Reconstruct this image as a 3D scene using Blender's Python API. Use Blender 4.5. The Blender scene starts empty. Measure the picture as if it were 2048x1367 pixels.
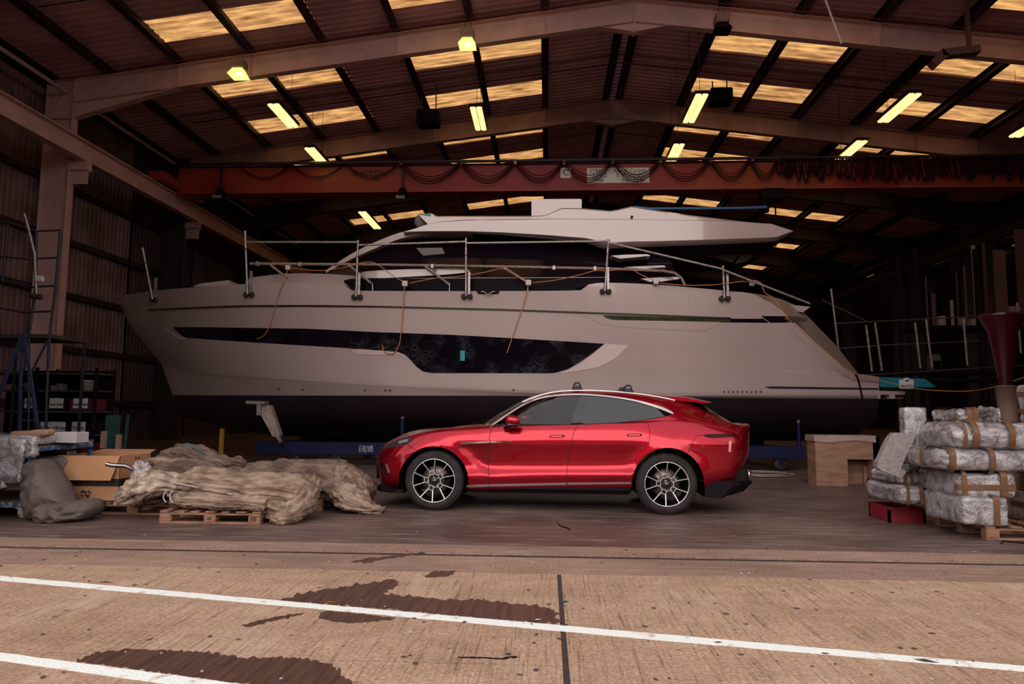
import bpy, bmesh, math, random
from math import sin, cos, pi, radians, sqrt, atan2
from mathutils import Vector, Matrix, noise
from mathutils.bvhtree import BVHTree
from mathutils.geometry import delaunay_2d_cdt
V = Vector
random.seed(7)
sc = bpy.context.scene
COL = sc.collection
# ---------------------------------------------------------------- camera
F = 1400.0; CX, CY = 1024.0, 683.5; H = 1.34
PITCH, YAW = radians(5.57), radians(2.89)
cam = bpy.data.cameras.new('camera'); camo = bpy.data.objects.new('camera', cam); COL.objects.link(camo)
cam.sensor_width = 36; cam.lens = 36 * F / 2048; cam.clip_end = 500
camo.location = (0, 0, H); camo.rotation_euler = (pi / 2 + PITCH, 0, YAW)
sc.camera = camo
ROLL = .007
camo.rotation_euler = (camo.rotation_euler.to_matrix() @ Matrix.Rotation(ROLL, 3, 'Z')).to_euler()
R3 = camo.rotation_euler.to_matrix(); R3T = R3.transposed(); CAM = V((0, 0, H))
# ---------------------------------------------------------------- world, sun, exposure
w = bpy.data.worlds.new('sky'); sc.world = w; w.use_nodes = True
nt = w.node_tree; nt.nodes.clear()
wo = nt.nodes.new('ShaderNodeOutputWorld'); bg = nt.nodes.new('ShaderNodeBackground')
tc = nt.nodes.new('ShaderNodeTexCoord'); sx = nt.nodes.new('ShaderNodeSeparateXYZ'); cr = nt.nodes.new('ShaderNodeValToRGB')
nt.links.new(tc.outputs['Generated'], sx.inputs[0]); nt.links.new(sx.outputs['Z'], cr.inputs[0])
cr.color_ramp.elements[0].position = 0.0; cr.color_ramp.elements[0].color = (.95, .86, .79, 1)
cr.color_ramp.elements[1].position = 1.0; cr.color_ramp.elements[1].color = (.72, .70, .74, 1)
nt.links.new(cr.outputs[0], bg.inputs[0]); bg.inputs[1].default_value = 2.0
nt.links.new(bg.outputs[0], wo.inputs[0])
sl = bpy.data.lights.new('sun', 'SUN'); so = bpy.data.objects.new('sun', sl); COL.objects.link(so)
sl.energy = 1.5; sl.angle = radians(50); sl.color = (1, .9, .84)
SUN_EL, SUN_AZ = radians(14), radians(8)     # low hazy sun behind the camera, slightly to the left
so.rotation_euler = V((sin(SUN_AZ) * cos(SUN_EL), cos(SUN_AZ) * cos(SUN_EL), -sin(SUN_EL))).to_track_quat('-Z', 'Y').to_euler()
so.location = (-5, -30, 12)
sc.view_settings.view_transform = 'Standard'; sc.view_settings.look = 'None'
sc.view_settings.exposure = 0.0; sc.view_settings.gamma = 1.0; sc.view_settings.use_curve_mapping = False
sc.render.engine = 'CYCLES'
sc.cycles.use_denoising = True; sc.cycles.max_bounces = 6; sc.cycles.transparent_max_bounces = 12
sc.cycles.caustics_reflective = False; sc.cycles.caustics_refractive = False; sc.cycles.sample_clamp_indirect = 4
# ---------------------------------------------------------------- helpers
def ray(px, py):
    return (R3 @ V(((px - CX) / F, -(py - CY) / F, -1))).normalized()
def P(px, py, Y):
    d = ray(px, py); return CAM + d * (Y / d.y)
def PX(px, py, X):
    d = ray(px, py); return CAM + d * (X / d.x)
def G(px, py, z=0.0):
    d = ray(px, py); return CAM + d * ((z - H) / d.z)
def proj(p):
    q = R3T @ (V(p) - CAM); return (CX + F * q.x / -q.z, CY - F * q.y / -q.z)

MATS = {}
def M(name, c, c2=None, sc_=4, rough=.5, metal=0, coat=0, bump=0, bs=30, emit=0, spec=.5, det=4, stretch=(1, 1, 1), lo=.4, hi=.6, alpha=None):
    if name in MATS: return MATS[name]
    m = bpy.data.materials.new(name); m.use_nodes = True; n = m.node_tree; b = n.nodes['Principled BSDF']
    b.inputs['Roughness'].default_value = rough; b.inputs['Metallic'].default_value = metal
    b.inputs['Coat Weight'].default_value = coat; b.inputs['Coat Roughness'].default_value = .03
    b.inputs['Specular IOR Level'].default_value = spec
    b.inputs['Base Color'].default_value = (*c, 1)
    t = n.nodes.new('ShaderNodeTexCoord'); mp = n.nodes.new('ShaderNodeMapping'); mp.inputs['Scale'].default_value = stretch
    n.links.new(t.outputs['Object'], mp.inputs[0])
    c2 = c2 or tuple(x * .8 for x in c)
    nz = n.nodes.new('ShaderNodeTexNoise'); nz.inputs['Scale'].default_value = sc_; nz.inputs['Detail'].default_value = det
    n.links.new(mp.outputs[0], nz.inputs['Vector'])
    r = n.nodes.new('ShaderNodeValToRGB'); r.color_ramp.elements[0].position = lo; r.color_ramp.elements[1].position = hi
    r.color_ramp.elements[0].color = (*c, 1); r.color_ramp.elements[1].color = (*c2, 1)
    n.links.new(nz.outputs[0], r.inputs[0]); n.links.new(r.outputs[0], b.inputs['Base Color'])
    if bump:
        z2 = n.nodes.new('ShaderNodeTexNoise'); z2.inputs['Scale'].default_value = bs; z2.inputs['Detail'].default_value = 3
        n.links.new(mp.outputs[0], z2.inputs['Vector'])
        bp = n.nodes.new('ShaderNodeBump'); bp.inputs['Strength'].default_value = bump; bp.inputs['Distance'].default_value = .02
        n.links.new(z2.outputs[0], bp.inputs['Height']); n.links.new(bp.outputs[0], b.inputs['Normal'])
    if emit:
        n.links.new(r.outputs[0], b.inputs['Emission Color']); b.inputs['Emission Strength'].default_value = emit
    MATS[name] = m; return m

def clearglass(name, tint, rough=.01, ior=1.5, refl=1.0):
    m = bpy.data.materials.new(name); m.use_nodes = True; n = m.node_tree; n.nodes.clear()
    o = n.nodes.new('ShaderNodeOutputMaterial'); mx = n.nodes.new('ShaderNodeMixShader')
    tr = n.nodes.new('ShaderNodeBsdfTransparent'); gl = n.nodes.new('ShaderNodeBsdfGlossy'); fr = n.nodes.new('ShaderNodeFresnel')
    tr.inputs[0].default_value = (*tint, 1); gl.inputs['Roughness'].default_value = rough; fr.inputs[0].default_value = ior
    gl.inputs[0].default_value = (refl, refl, refl, 1)
    n.links.new(fr.outputs[0], mx.inputs[0]); n.links.new(tr.outputs[0], mx.inputs[1]); n.links.new(gl.outputs[0], mx.inputs[2])
    n.links.new(mx.outputs[0], o.inputs[0]); MATS[name] = m; return m

class MB:
    def __init__(s): s.v = []; s.f = []; s.sm = []
    def add(s, vs, fs, smooth=False):
        b = len(s.v); s.v += [tuple(v) for v in vs]; s.f += [tuple(i + b for i in f) for f in fs]; s.sm += [smooth] * len(fs); return s
    def box(s, c, d, rot=None, bev=0):
        hx, hy, hz = d[0] / 2, d[1] / 2, d[2] / 2
        if bev and bev < min(hx, hy, hz):
            b = bev; vs = []
            for z, i in ((-hz, b), (-hz + b, 0), (hz - b, 0), (hz, b)):
                X, Y = hx - i, hy - i
                vs += [V((-X + b, -Y, z)), V((X - b, -Y, z)), V((X, -Y + b, z)), V((X, Y - b, z)), V((X - b, Y, z)), V((-X + b, Y, z)), V((-X, Y - b, z)), V((-X, -Y + b, z))]
            fs = [tuple(range(7, -1, -1)), tuple(range(24, 32))]
            for k in range(3):
                for i in range(8): j = (i + 1) % 8; fs.append((k * 8 + i, k * 8 + j, k * 8 + 8 + j, k * 8 + 8 + i))
        else:
            vs = [V((x, y, z)) for z in (-hz, hz) for x, y in ((-hx, -hy), (hx, -hy), (hx, hy), (-hx, hy))]
            fs = [(3, 2, 1, 0), (4, 5, 6, 7), (0, 1, 5, 4), (1, 2, 6, 5), (2, 3, 7, 6), (3, 0, 4, 7)]
        if rot is not None: vs = [rot @ v for v in vs]
        return s.add([V(c) + v for v in vs], fs)
    def bx(s, x0, x1, y0, y1, z0, z1, bev=0):
        return s.box(((x0 + x1) / 2, (y0 + y1) / 2, (z0 + z1) / 2), (abs(x1 - x0), abs(y1 - y0), abs(z1 - z0)), bev=bev)
    def bar(s, p, q, w_, h_, up=V((0, 0, 1)), bev=0):
        p, q = V(p), V(q); d = q - p; L = d.length; x = d.normalized()
        y = up.cross(x)
        if y.length < 1e-4: y = V((0, 1, 0)).cross(x)
        y.normalize(); z = x.cross(y)
        return s.box((p + q) / 2, (L, w_, h_), Matrix((x, y, z)).transposed(), bev)
    def tube(s, pts, r, n=8, cap=True):
        pts = [V(p) for p in pts]; m = len(pts); vs = []; prev = None
        for i, p in enumerate(pts):
            t = (pts[min(i + 1, m - 1)] - pts[max(i - 1, 0)]).normalized()
            a = prev if prev is not None else (V((0, 0, 1)) if abs(t.z) < .9 else V((1, 0, 0)))
            a = (a - t * a.dot(t)).normalized(); prev = a; b = t.cross(a)
            rr = r[i] if isinstance(r, (list, tuple)) else r
            vs += [p + (a * cos(2 * pi * k / n) + b * sin(2 * pi * k / n)) * rr for k in range(n)]
        fs = [(i * n + k, i * n + (k + 1) % n, (i + 1) * n + (k + 1) % n, (i + 1) * n + k) for i in range(m - 1) for k in range(n)]
        s.add(vs, fs, True)
        if cap:
            s.add(vs[:n], [tuple(range(n - 1, -1, -1))]); s.add(vs[-n:], [tuple(range(n))])
        return s
    def lathe(s, prof, c=(0, 0, 0), rot=None, n=24, smooth=True):  # prof: (r, z)
        vs = [V((r * cos(2 * pi * k / n), r * sin(2 * pi * k / n), z)) for r, z in prof for k in range(n)]
        if rot is not None: vs = [rot @ v for v in vs]
        fs = [(i * n + k, i * n + (k + 1) % n, (i + 1) * n + (k + 1) % n, (i + 1) * n + k) for i in range(len(prof) - 1) for k in range(n)]
        return s.add([V(c) + v for v in vs], fs, smooth)
    def prism(s, poly, d):   # poly: list of 3-D points, extruded by vector d
        poly = [V(p) for p in poly]; n = len(poly); d = V(d)
        fs = [tuple(range(n)), tuple(range(2 * n - 1, n - 1, -1))] + [(i, n + i, n + (i + 1) % n, (i + 1) % n) for i in range(n)]
        return s.add(poly + [p + d for p in poly], fs)
    def rbox(s, c, d, r, rot=None, amp=0, fq=3, n=10, seed=0, taper=0, wr=None):
        # rounded soft box with wrinkles
        h = V(d) / 2; idx = {}; vs = []; fs = []
        r = min(r, min(h) * .98)
        def sp(i, hh):
            t = i / n * 2 - 1
            return math.copysign(abs(t) ** .75, t) * hh
        def vert(a):
            if a in idx: return idx[a]
            p = V([sp(a[k], h[k]) for k in range(3)])
            q = V([max(-(h[k] - r), min(h[k] - r, p[k])) for k in range(3)])
            e = p - q; nn = e.normalized() if e.length > 1e-6 else V((0, 0, 1))
            pos = q + nn * r
            if amp:
                sv = pos * fq + V((seed * 7.3, seed * 3.1, 0))
                pos += nn * (amp * (noise.noise(sv) + .6 * abs(noise.noise(sv * 2.7)) + (.5 * noise.noise(V((sv.x * 1.2, sv.y * 5, sv.z * 6))) if wr is None else wr * noise.noise(V((sv.x * 6, sv.y * 4, sv.z * 1.0))))))
            if taper: k = 1 - taper * (pos.z / h.z * .5 + .5); pos = V((pos.x * k, pos.y * k, pos.z))
            idx[a] = len(vs); vs.append(pos); return idx[a]
        for ax in range(3):
            u, v_ = (ax + 1) % 3, (ax + 2) % 3
            for side in (0, n):
                for i in range(n):
                    for j in range(n):
                        q = []
                        for di, dj in ((0, 0), (1, 0), (1, 1), (0, 1)):
                            a = [0, 0, 0]; a[ax] = side; a[u] = i + di; a[v_] = j + dj; q.append(vert(tuple(a)))
                        fs.append(tuple(q) if side else tuple(q[::-1]))
        if rot is not None: vs = [rot @ v for v in vs]
        return s.add([V(c) + v for v in vs], fs, True)
    def hoop(s, c, d, r, rot, axis, pos, wd, off=.006, arc=None):
        # tape band round a rounded box: axis it is perpendicular to
        h = V(d) / 2 + V((off,) * 3); u, v_ = [k for k in range(3) if k != axis]
        pts = []; N = 10; rr = min(r, h[u] * .98, h[v_] * .98)
        for q, (su, sv) in enumerate(((1, 1), (-1, 1), (-1, -1), (1, -1))):
            for k in range(N + 1):
                a = q * pi / 2 + k / N * pi / 2
                pts.append((su * (h[u] - rr) + rr * cos(a), sv * (h[v_] - rr) + rr * sin(a)))
        if arc: pts = pts[int(arc[0] * len(pts)):int(arc[1] * len(pts)) + 1]
        vs = []
        for a, b in pts:
            for dd in (-wd / 2, wd / 2):
                p = [0, 0, 0]; p[axis] = pos + dd; p[u] = a; p[v_] = b; vs.append(V(c) + (rot @ V(p) if rot is not None else V(p)))
        m = len(pts); e = m - 1 if arc else m
        return s.add(vs, [(2 * i, 2 * i + 1, (2 * i + 3) % (2 * m), (2 * i + 2) % (2 * m)) for i in range(e)], True)

INV = {}
def setp(o, label=None, cat=None, group=None, kind=None):
    if label: o['label'] = label
    if cat: o['category'] = cat
    if group: o['group'] = group
    if kind: o['kind'] = kind
    return o
def rawmesh(name, mb):
    me = bpy.data.meshes.new(name); me.from_pydata([tuple(v) for v in mb.v], [], mb.f); me.polygons.foreach_set('use_smooth', mb.sm)
    return me
def obj(name, mb, mat, parent=None, label=None, cat=None, group=None, kind=None, local=False, fixn=True):
    me = mb if isinstance(mb, bpy.types.Mesh) else rawmesh(name, mb)
    if not isinstance(mb, bpy.types.Mesh) and fixn:
        bm = bmesh.new(); bm.from_mesh(me); bmesh.ops.recalc_face_normals(bm, faces=bm.faces); bm.to_mesh(me); bm.free()
    if mat is not None: me.materials.append(mat)
    o = bpy.data.objects.new(name, me); COL.objects.link(o)
    if parent is not None:
        if not local: me.transform(INV[parent.name])
        o.parent = parent; INV[o.name] = INV[parent.name]
    else:
        co = [v.co for v in me.vertices]
        c = V(((min(v.x for v in co) + max(v.x for v in co)) / 2, (min(v.y for v in co) + max(v.y for v in co)) / 2, min(v.z for v in co)))
        me.transform(Matrix.Translation(-c)); o.location = c; INV[o.name] = Matrix.Translation(-c)
    me.update()
    return setp(o, label, cat, group, kind)
def thing(name, label, cat, loc=(0, 0, 0), rz=0, group=None, kind=None):
    o = bpy.data.objects.new(name, None); COL.objects.link(o); o.location = loc; o.rotation_euler = (0, 0, rz)
    o.empty_display_size = .1
    INV[o.name] = (Matrix.Translation(loc) @ Matrix.Rotation(rz, 4, 'Z')).inverted()
    return setp(o, label, cat, group, kind)
def dup(root, loc=None, label=None, rz=None):
    def rec(o, par):
        c = o.copy(); COL.objects.link(c); c.parent = par
        for ch in list(o.children): rec(ch, c)
        return c
    c = rec(root, None)
    if loc is not None: c.location = loc
    if rz is not None: c.rotation_euler = (0, 0, rz)
    if label: c['label'] = label
    return c
def text(name, body, size, loc, mat, parent=None, rot=(pi / 2, 0, 0), align='CENTER', sx_=1.0, ext=.002):
    cu = bpy.data.curves.new(name, 'FONT'); cu.body = body; cu.size = size; cu.align_x = align; cu.align_y = 'CENTER'; cu.extrude = ext; cu.resolution_u = 3
    o = bpy.data.objects.new(name, cu); COL.objects.link(o)
    dg = bpy.context.evaluated_depsgraph_get(); me = bpy.data.meshes.new_from_object(o.evaluated_get(dg)); bpy.data.objects.remove(o)
    me.transform(Matrix.Diagonal((sx_, 1, 1, 1)))
    from mathutils import Euler
    rm = Euler(rot).to_matrix().to_4x4() if not isinstance(rot, Matrix) else rot.to_4x4()
    me.transform(Matrix.Translation(loc) @ rm); me.materials.clear()
    return obj(name, me, mat, parent)
# plan polygon triangulated with interior points
def inside(p, poly):
    x, y = p; c = False; j = len(poly) - 1
    for i in range(len(poly)):
        xi, yi = poly[i]; xj, yj = poly[j]
        if (yi > y) != (yj > y) and x < (xj - xi) * (y - yi) / (yj - yi) + xi: c = not c
        j = i
    return c
def dense(poly, step, closed=True):
    out = []; n = len(poly)
    for i in range(n if closed else n - 1):
        a, b = poly[i], poly[(i + 1) % n]; L = math.hypot(b[0] - a[0], b[1] - a[1]); k = max(1, int(L / step + .5))
        for t in range(k): out.append((a[0] + (b[0] - a[0]) * t / k, a[1] + (b[1] - a[1]) * t / k))
    if not closed: out.append(tuple(poly[-1]))
    return out
def smoothpoly(poly, closed=True, k=6):
    n = len(poly); out = []
    def g(i): return poly[i % n] if closed else poly[max(0, min(n - 1, i))]
    for i in range(n if closed else n - 1):
        p0, p1, p2, p3 = g(i - 1), g(i), g(i + 1), g(i + 2)
        for t in range(k):
            u = t / k
            out.append(tuple(.5 * (2 * b + (c - a) * u + (2 * a - 5 * b + 4 * c - d) * u * u + (3 * b - a - 3 * c + d) * u ** 3) for a, b, c, d in zip(p0, p1, p2, p3)))
    if not closed: out.append(tuple(poly[-1]))
    return out
def tri(poly, step):
    b = dense(poly, step); xs = [p[0] for p in b]; ys = [p[1] for p in b]; pts = list(b)
    y = min(ys) + step * .6
    while y < max(ys):
        x = min(xs) + step * .6
        while x < max(xs):
            if inside((x, y), b) and min((x - q[0]) ** 2 + (y - q[1]) ** 2 for q in b) > (step * .5) ** 2: pts.append((x, y))
            x += step
        y += step
    r = delaunay_2d_cdt([V(p) for p in pts], [], [list(range(len(b)))], 1, 1e-6)
    return [tuple(v) for v in r[0]], [tuple(f) for f in r[2]], len(b)
class Surf:
    def __init__(s, verts, faces, inv=None):
        s.bvh = BVHTree.FromPolygons([tuple(v) for v in verts], faces); s.inv = inv or Matrix.Identity(4); s.o = s.inv @ CAM
    def hit(s, px, py):
        d = (s.inv.to_3x3() @ ray(px, py)).normalized()
        r = s.bvh.ray_cast(s.o, d)
        if r[0] is None: return None, d
        return r[0], d
def patch_mb(surf, poly, off=.004, step=8, th=.004, flat=False):
    vs, fs, nb = tri(poly, step); hits = [surf.hit(*v) for v in vs]
    ok = [(i, h[0]) for i, h in enumerate(hits) if h[0] is not None]
    if not ok: raise Exception('patch misses')
    out = []
    for i, (p, d) in enumerate(hits):
        if p is None:
            j = min(ok, key=lambda k: (vs[k[0]][0] - vs[i][0]) ** 2 + (vs[k[0]][1] - vs[i][1]) ** 2)[1]
            t = (j - surf.o).length; p = surf.o + d * t
        out.append(p - d * off)
    mb = MB(); mb.add(out, fs, True)
    # skirt
    bd = {}
    for f in fs:
        for a, b in zip(f, f[1:] + f[:1]): bd[(a, b)] = 1
    sk = [(a, b) for a, b in bd if (b, a) not in bd]
    base = {}
    vs2 = []
    for a, b in sk:
        for q in (a, b):
            if q not in base: base[q] = len(vs2); vs2 += [out[q], out[q] + hits[q][1] * (off + th)]
    mb.add(vs2, [(base[a], base[b], base[b] + 1, base[a] + 1) for a, b in sk])
    return mb
def ribbon(pts, w_):
    n = len(pts); l, r = [], []
    for i, p in enumerate(pts):
        a = pts[max(0, i - 1)]; b = pts[min(n - 1, i + 1)]; dx, dy = b[0] - a[0], b[1] - a[1]; L = math.hypot(dx, dy) or 1
        ww = w_[i] if isinstance(w_, (list, tuple)) else w_
        nx, ny = -dy / L * ww / 2, dx / L * ww / 2
        l.append((p[0] + nx, p[1] + ny)); r.append((p[0] - nx, p[1] - ny))
    return l + r[::-1]
def tubes(lines, D, r, n=6):
    mb = MB()
    for ln in lines: mb.tube([P(a, b, D) if len(t) == 0 else P(a, b, t[0]) for a, b, *t in ln], r, n)
    return mb
RX90 = Matrix.Rotation(pi / 2, 3, 'X')
# ---------------------------------------------------------------- materials
steel_cream = M('painted_steel_cream', (.74, .47, .46), (.62, .40, .39), 1.5, .55)
purlin_m = M('galvanised_purlin_dark', (.040, .016, .034), (.026, .010, .022), 3, .6)
sheet_m = M('profiled_sheet', (.85, .50, .58), (.60, .35, .42), .7, .55, det=6)
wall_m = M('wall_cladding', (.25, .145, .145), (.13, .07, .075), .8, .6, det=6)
wall_dim = M('wall_cladding_dimmed', (.085, .042, .05), (.045, .02, .028), .8, .7, det=6)  # same cladding, darkened in colour where daylight fades deep inside
white_gel = M('white_gelcoat', (.40, .305, .295), (.37, .28, .27), .4, .22, coat=.6)
black_gloss = M('black_gloss', (.006, .004, .006), (.004, .003, .004), 4, .06, coat=.5)
dark_m = M('dark_matt', (.012, .006, .010), (.008, .004, .007), 4, .7, spec=.12)
rubber = M('rubber', (.022, .016, .017), (.034, .026, .026), 8, .75, bump=.2, bs=60, spec=.25)
alu = M('aluminium_tube', (.36, .32, .31), (.26, .22, .22), 12, .42, metal=.7)
chrome = M('chrome', (.75, .73, .74), (.7, .68, .7), 3, .08, metal=1)
rust = M('rusty_tube', (.16, .085, .06), (.30, .24, .22), 30, .7, stretch=(1, 1, 1), bump=.3)
blue_m = M('blue_steel', (.02, .05, .17), (.012, .03, .10), 5, .45)
blueworn = M('blue_worn', (.03, .09, .22), (.35, .30, .24), 12, .6, lo=.52, hi=.62, bump=.2)
wood = M('pallet_wood', (.33, .17, .10), (.17, .08, .05), 6, .75, stretch=(1, 6, 6), bump=.4, bs=20)
card = M('cardboard', (.46, .23, .115), (.42, .205, .10), 3, .8)
black_ink = M('black_ink', (.012, .008, .01), (.015, .01, .012), 4, .7)
paper = M('white_paper', (.55, .50, .52), (.48, .44, .46), 6, .7)
orange_c = M('orange_cable', (.55, .22, .05), (.45, .17, .04), 5, .5)
# ================================================================ STRUCTURE
RX, HS, SL = 2.82, 19.7, .130          # ridge x, half span, roof slope
ZR = 15.1
def roofz(x): return ZR - SL * abs(x - RX)
Y0, Y1 = 7.4, 82.0
PUR = [.28, 2.92, 5.38, 7.83, 10.30, 12.75, 15.2, 17.6, 19.7]
BAY = 7.5
SKY = (2, 3, 5, 6) # gap starting at PUR[i-1]... computed below
# ---- floor: separate slabs
fm = bpy.data.materials.new('dirty_inside_concrete'); fm.use_nodes = True
def floor_mat(m, base, dark, light, groove, rough):
    n = m.node_tree; b = n.nodes['Principled BSDF']; L = n.links.new
    g = n.nodes.new('ShaderNodeNewGeometry')
    def nz(scale, st, det=6, r=.6):
        mp = n.nodes.new('ShaderNodeMapping'); mp.inputs['Scale'].default_value = st; L(g.outputs['Position'], mp.inputs[0])
        z = n.nodes.new('ShaderNodeTexNoise'); z.inputs['Scale'].default_value = scale; z.inputs['Detail'].default_value = det; z.inputs['Roughness'].default_value = r
        L(mp.outputs[0], z.inputs['Vector']); return z.outputs[0]
    def ramp(inp, p0, p1, c0, c1):
        r = n.nodes.new('ShaderNodeValToRGB'); r.color_ramp.elements[0].position = p0; r.color_ramp.elements[1].position = p1
        r.color_ramp.elements[0].color = c0 if len(c0) == 4 else (*c0, 1); r.color_ramp.elements[1].color = c1 if len(c1) == 4 else (*c1, 1); L(inp, r.inputs[0]); return r.outputs[0]
    def mix(f, a, c, mode='MIX', fac=None):
        x = n.nodes.new('ShaderNodeMix'); x.data_type = 'RGBA'; x.blend_type = mode
        if fac is None: L(f, x.inputs[0])
        else: x.inputs[0].default_value = fac
        L(a, x.inputs[6]); L(c, x.inputs[7]); return x.outputs[2]
    big = ramp(nz(.55, (1, 1.6, 1), 7, .65), .35, .66, base, dark)
    fine = ramp(nz(42, (1, 1, 1), 3), .36, .62, (.70, .68, .66), (1.15, 1.13, 1.1))
    c = mix(None, big, fine, 'MULTIPLY', 1.0)
    med = ramp(nz(5, (.6, 1.5, 1), 6, .7), .30, .70, (.80, .78, .78), (1.12, 1.1, 1.08))
    c = mix(None, c, med, 'MULTIPLY', .9)
    # pale scuffs and dark drips
    sc2 = ramp(nz(*((2.2, (.5, 5, 1)) if not groove else (1.3, (1, .35, 1))), 9, .75), .52, .66, (0, 0, 0), (.65, .65, .65))
    li = n.nodes.new('ShaderNodeRGB'); li.outputs[0].default_value = (*light, 1)
    c = mix(sc2, c, li.outputs[0])
    sp = ramp(nz(9, (1, 1.3, 1), 5, .6), .665, .71, (0, 0, 0), (.8, .8, .8)); dk = n.nodes.new('ShaderNodeRGB'); dk.outputs[0].default_value = (*[x * .35 for x in dark], 1)
    c = mix(sp, c, dk.outputs[0])
    h = nz(60, (1, 1, 1), 4)
    if groove:
        gv = nz(14, (4.5, .10, 1), 4, .8); wide = nz(3.2, (3, .25, 1), 3, .7)
        gr = ramp(gv, .36, .50, (.40, .35, .33), (1.05, 1.05, 1.05)); ms = ramp(wide, .36, .58, (0, 0, 0), (1, 1, 1))
        on = n.nodes.new('ShaderNodeRGB'); on.outputs[0].default_value = (1, 1, 1, 1)
        c = mix(None, c, mix(ms, on.outputs[0], gr), 'MULTIPLY', 1.0)
        bp0 = n.nodes.new('ShaderNodeBump'); bp0.inputs['Strength'].default_value = .35; bp0.inputs['Distance'].default_value = .01; L(gv, bp0.inputs['Height'])
    bp = n.nodes.new('ShaderNodeBump'); bp.inputs['Strength'].default_value = .3; bp.inputs['Distance'].default_value = .006; L(h, bp.inputs['Height'])
    if groove: L(bp0.outputs[0], bp.inputs['Normal'])
    L(bp.outputs[0], b.inputs['Normal']); L(c, b.inputs['Base Color']); b.inputs['Roughness'].default_value = rough
    b.inputs['Specular IOR Level'].default_value = .35
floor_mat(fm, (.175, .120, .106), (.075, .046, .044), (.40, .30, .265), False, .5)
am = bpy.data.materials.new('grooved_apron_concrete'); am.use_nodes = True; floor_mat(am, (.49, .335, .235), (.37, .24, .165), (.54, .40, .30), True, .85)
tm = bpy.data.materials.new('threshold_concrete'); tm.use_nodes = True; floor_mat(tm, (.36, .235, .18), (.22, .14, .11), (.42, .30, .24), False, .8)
fl = obj('floor', MB().bx(-60, 95, -70, 96, -.6, -.12), dark_m, kind='structure')
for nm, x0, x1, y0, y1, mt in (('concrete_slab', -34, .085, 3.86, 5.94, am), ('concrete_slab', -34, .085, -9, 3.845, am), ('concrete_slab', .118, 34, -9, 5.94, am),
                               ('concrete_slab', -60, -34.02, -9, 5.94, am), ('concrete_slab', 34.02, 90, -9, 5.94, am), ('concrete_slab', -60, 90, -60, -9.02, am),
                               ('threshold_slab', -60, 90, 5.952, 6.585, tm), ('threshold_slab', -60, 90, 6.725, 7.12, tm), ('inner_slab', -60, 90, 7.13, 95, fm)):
    obj(nm, MB().bx(x0, x1, y0, y1, -.13, 0), mt, fl)
obj('joint_filler', MB().bx(-34, 34, -9, 5.95, -.13, -.006), M('joint_tar', (.035, .022, .02), (.06, .04, .036), 40, .8, bump=.4), fl)
obj('door_track', MB().bx(-60, 90, 6.59, 6.72, -.13, -.022).bx(-60, 90, 6.645, 6.665, -.03, -.002), M('track_steel', (.022, .014, .014), (.045, .03, .028), 8, .7), fl)

# ---- painted lines and wet stains lying on the slabs
def decal(poly_px, z, jit=0, step=10, seed=0):
    pts = dense(poly_px, step); out = []
    for i, (a, b) in enumerate(pts):
        if jit: a, b = a + jit * 1.6 * noise.noise(V((a * .09, b * .2, seed))) + jit * 1.2 * noise.noise(V((a * .35, b * .7, seed + 3))), b + jit * noise.noise(V((a * .11, b * .3, seed + 9))) + jit * .7 * noise.noise(V((a * .45, b * .9, seed + 5)))
        g = G(a, b); out.append((g.x, g.y, z))
    mb = MB(); ctr = delaunay_2d_cdt([V(p[:2]) for p in out], [], [list(range(len(out)))], 1, 1e-6)
    mb.add([(v.x, v.y, z) for v in ctr[0]], [tuple(f) for f in ctr[2]]); nb = len(out)
    mb.add(out + [(x, y, 0) for x, y, _ in out], [(i, (i + 1) % nb, nb + (i + 1) % nb, nb + i) for i in range(nb)])
    return mb
linep = M('white_road_paint', (.86, .90, .86), (.55, .45, .38), 7, .7, bump=.5, bs=70, lo=.60, hi=.72, det=8)
obj('painted_line', decal([(-60, 1146), (700, 1213.5), (2110, 1337), (2110, 1348), (1300, 1278), (700, 1223), (-60, 1155)], .003, .7, 14), linep, None,
    'long white painted line crossing the whole concrete apron in front of the car', 'line marking')
obj('painted_line', decal([(-60, 1297), (0, 1305), (475, 1367), (640, 1389), (560, 1402), (330, 1367), (0, 1320.5), (-60, 1312)], .003, .9, 14, 3), linep, None,
    'short white painted line in the near left corner of the concrete', 'line marking')
wet = M('wet_concrete', (.065, .030, .022), (.105, .052, .036), 5, .42, bump=.35, bs=20, stretch=(6, .4, 1), spec=.6)
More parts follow.
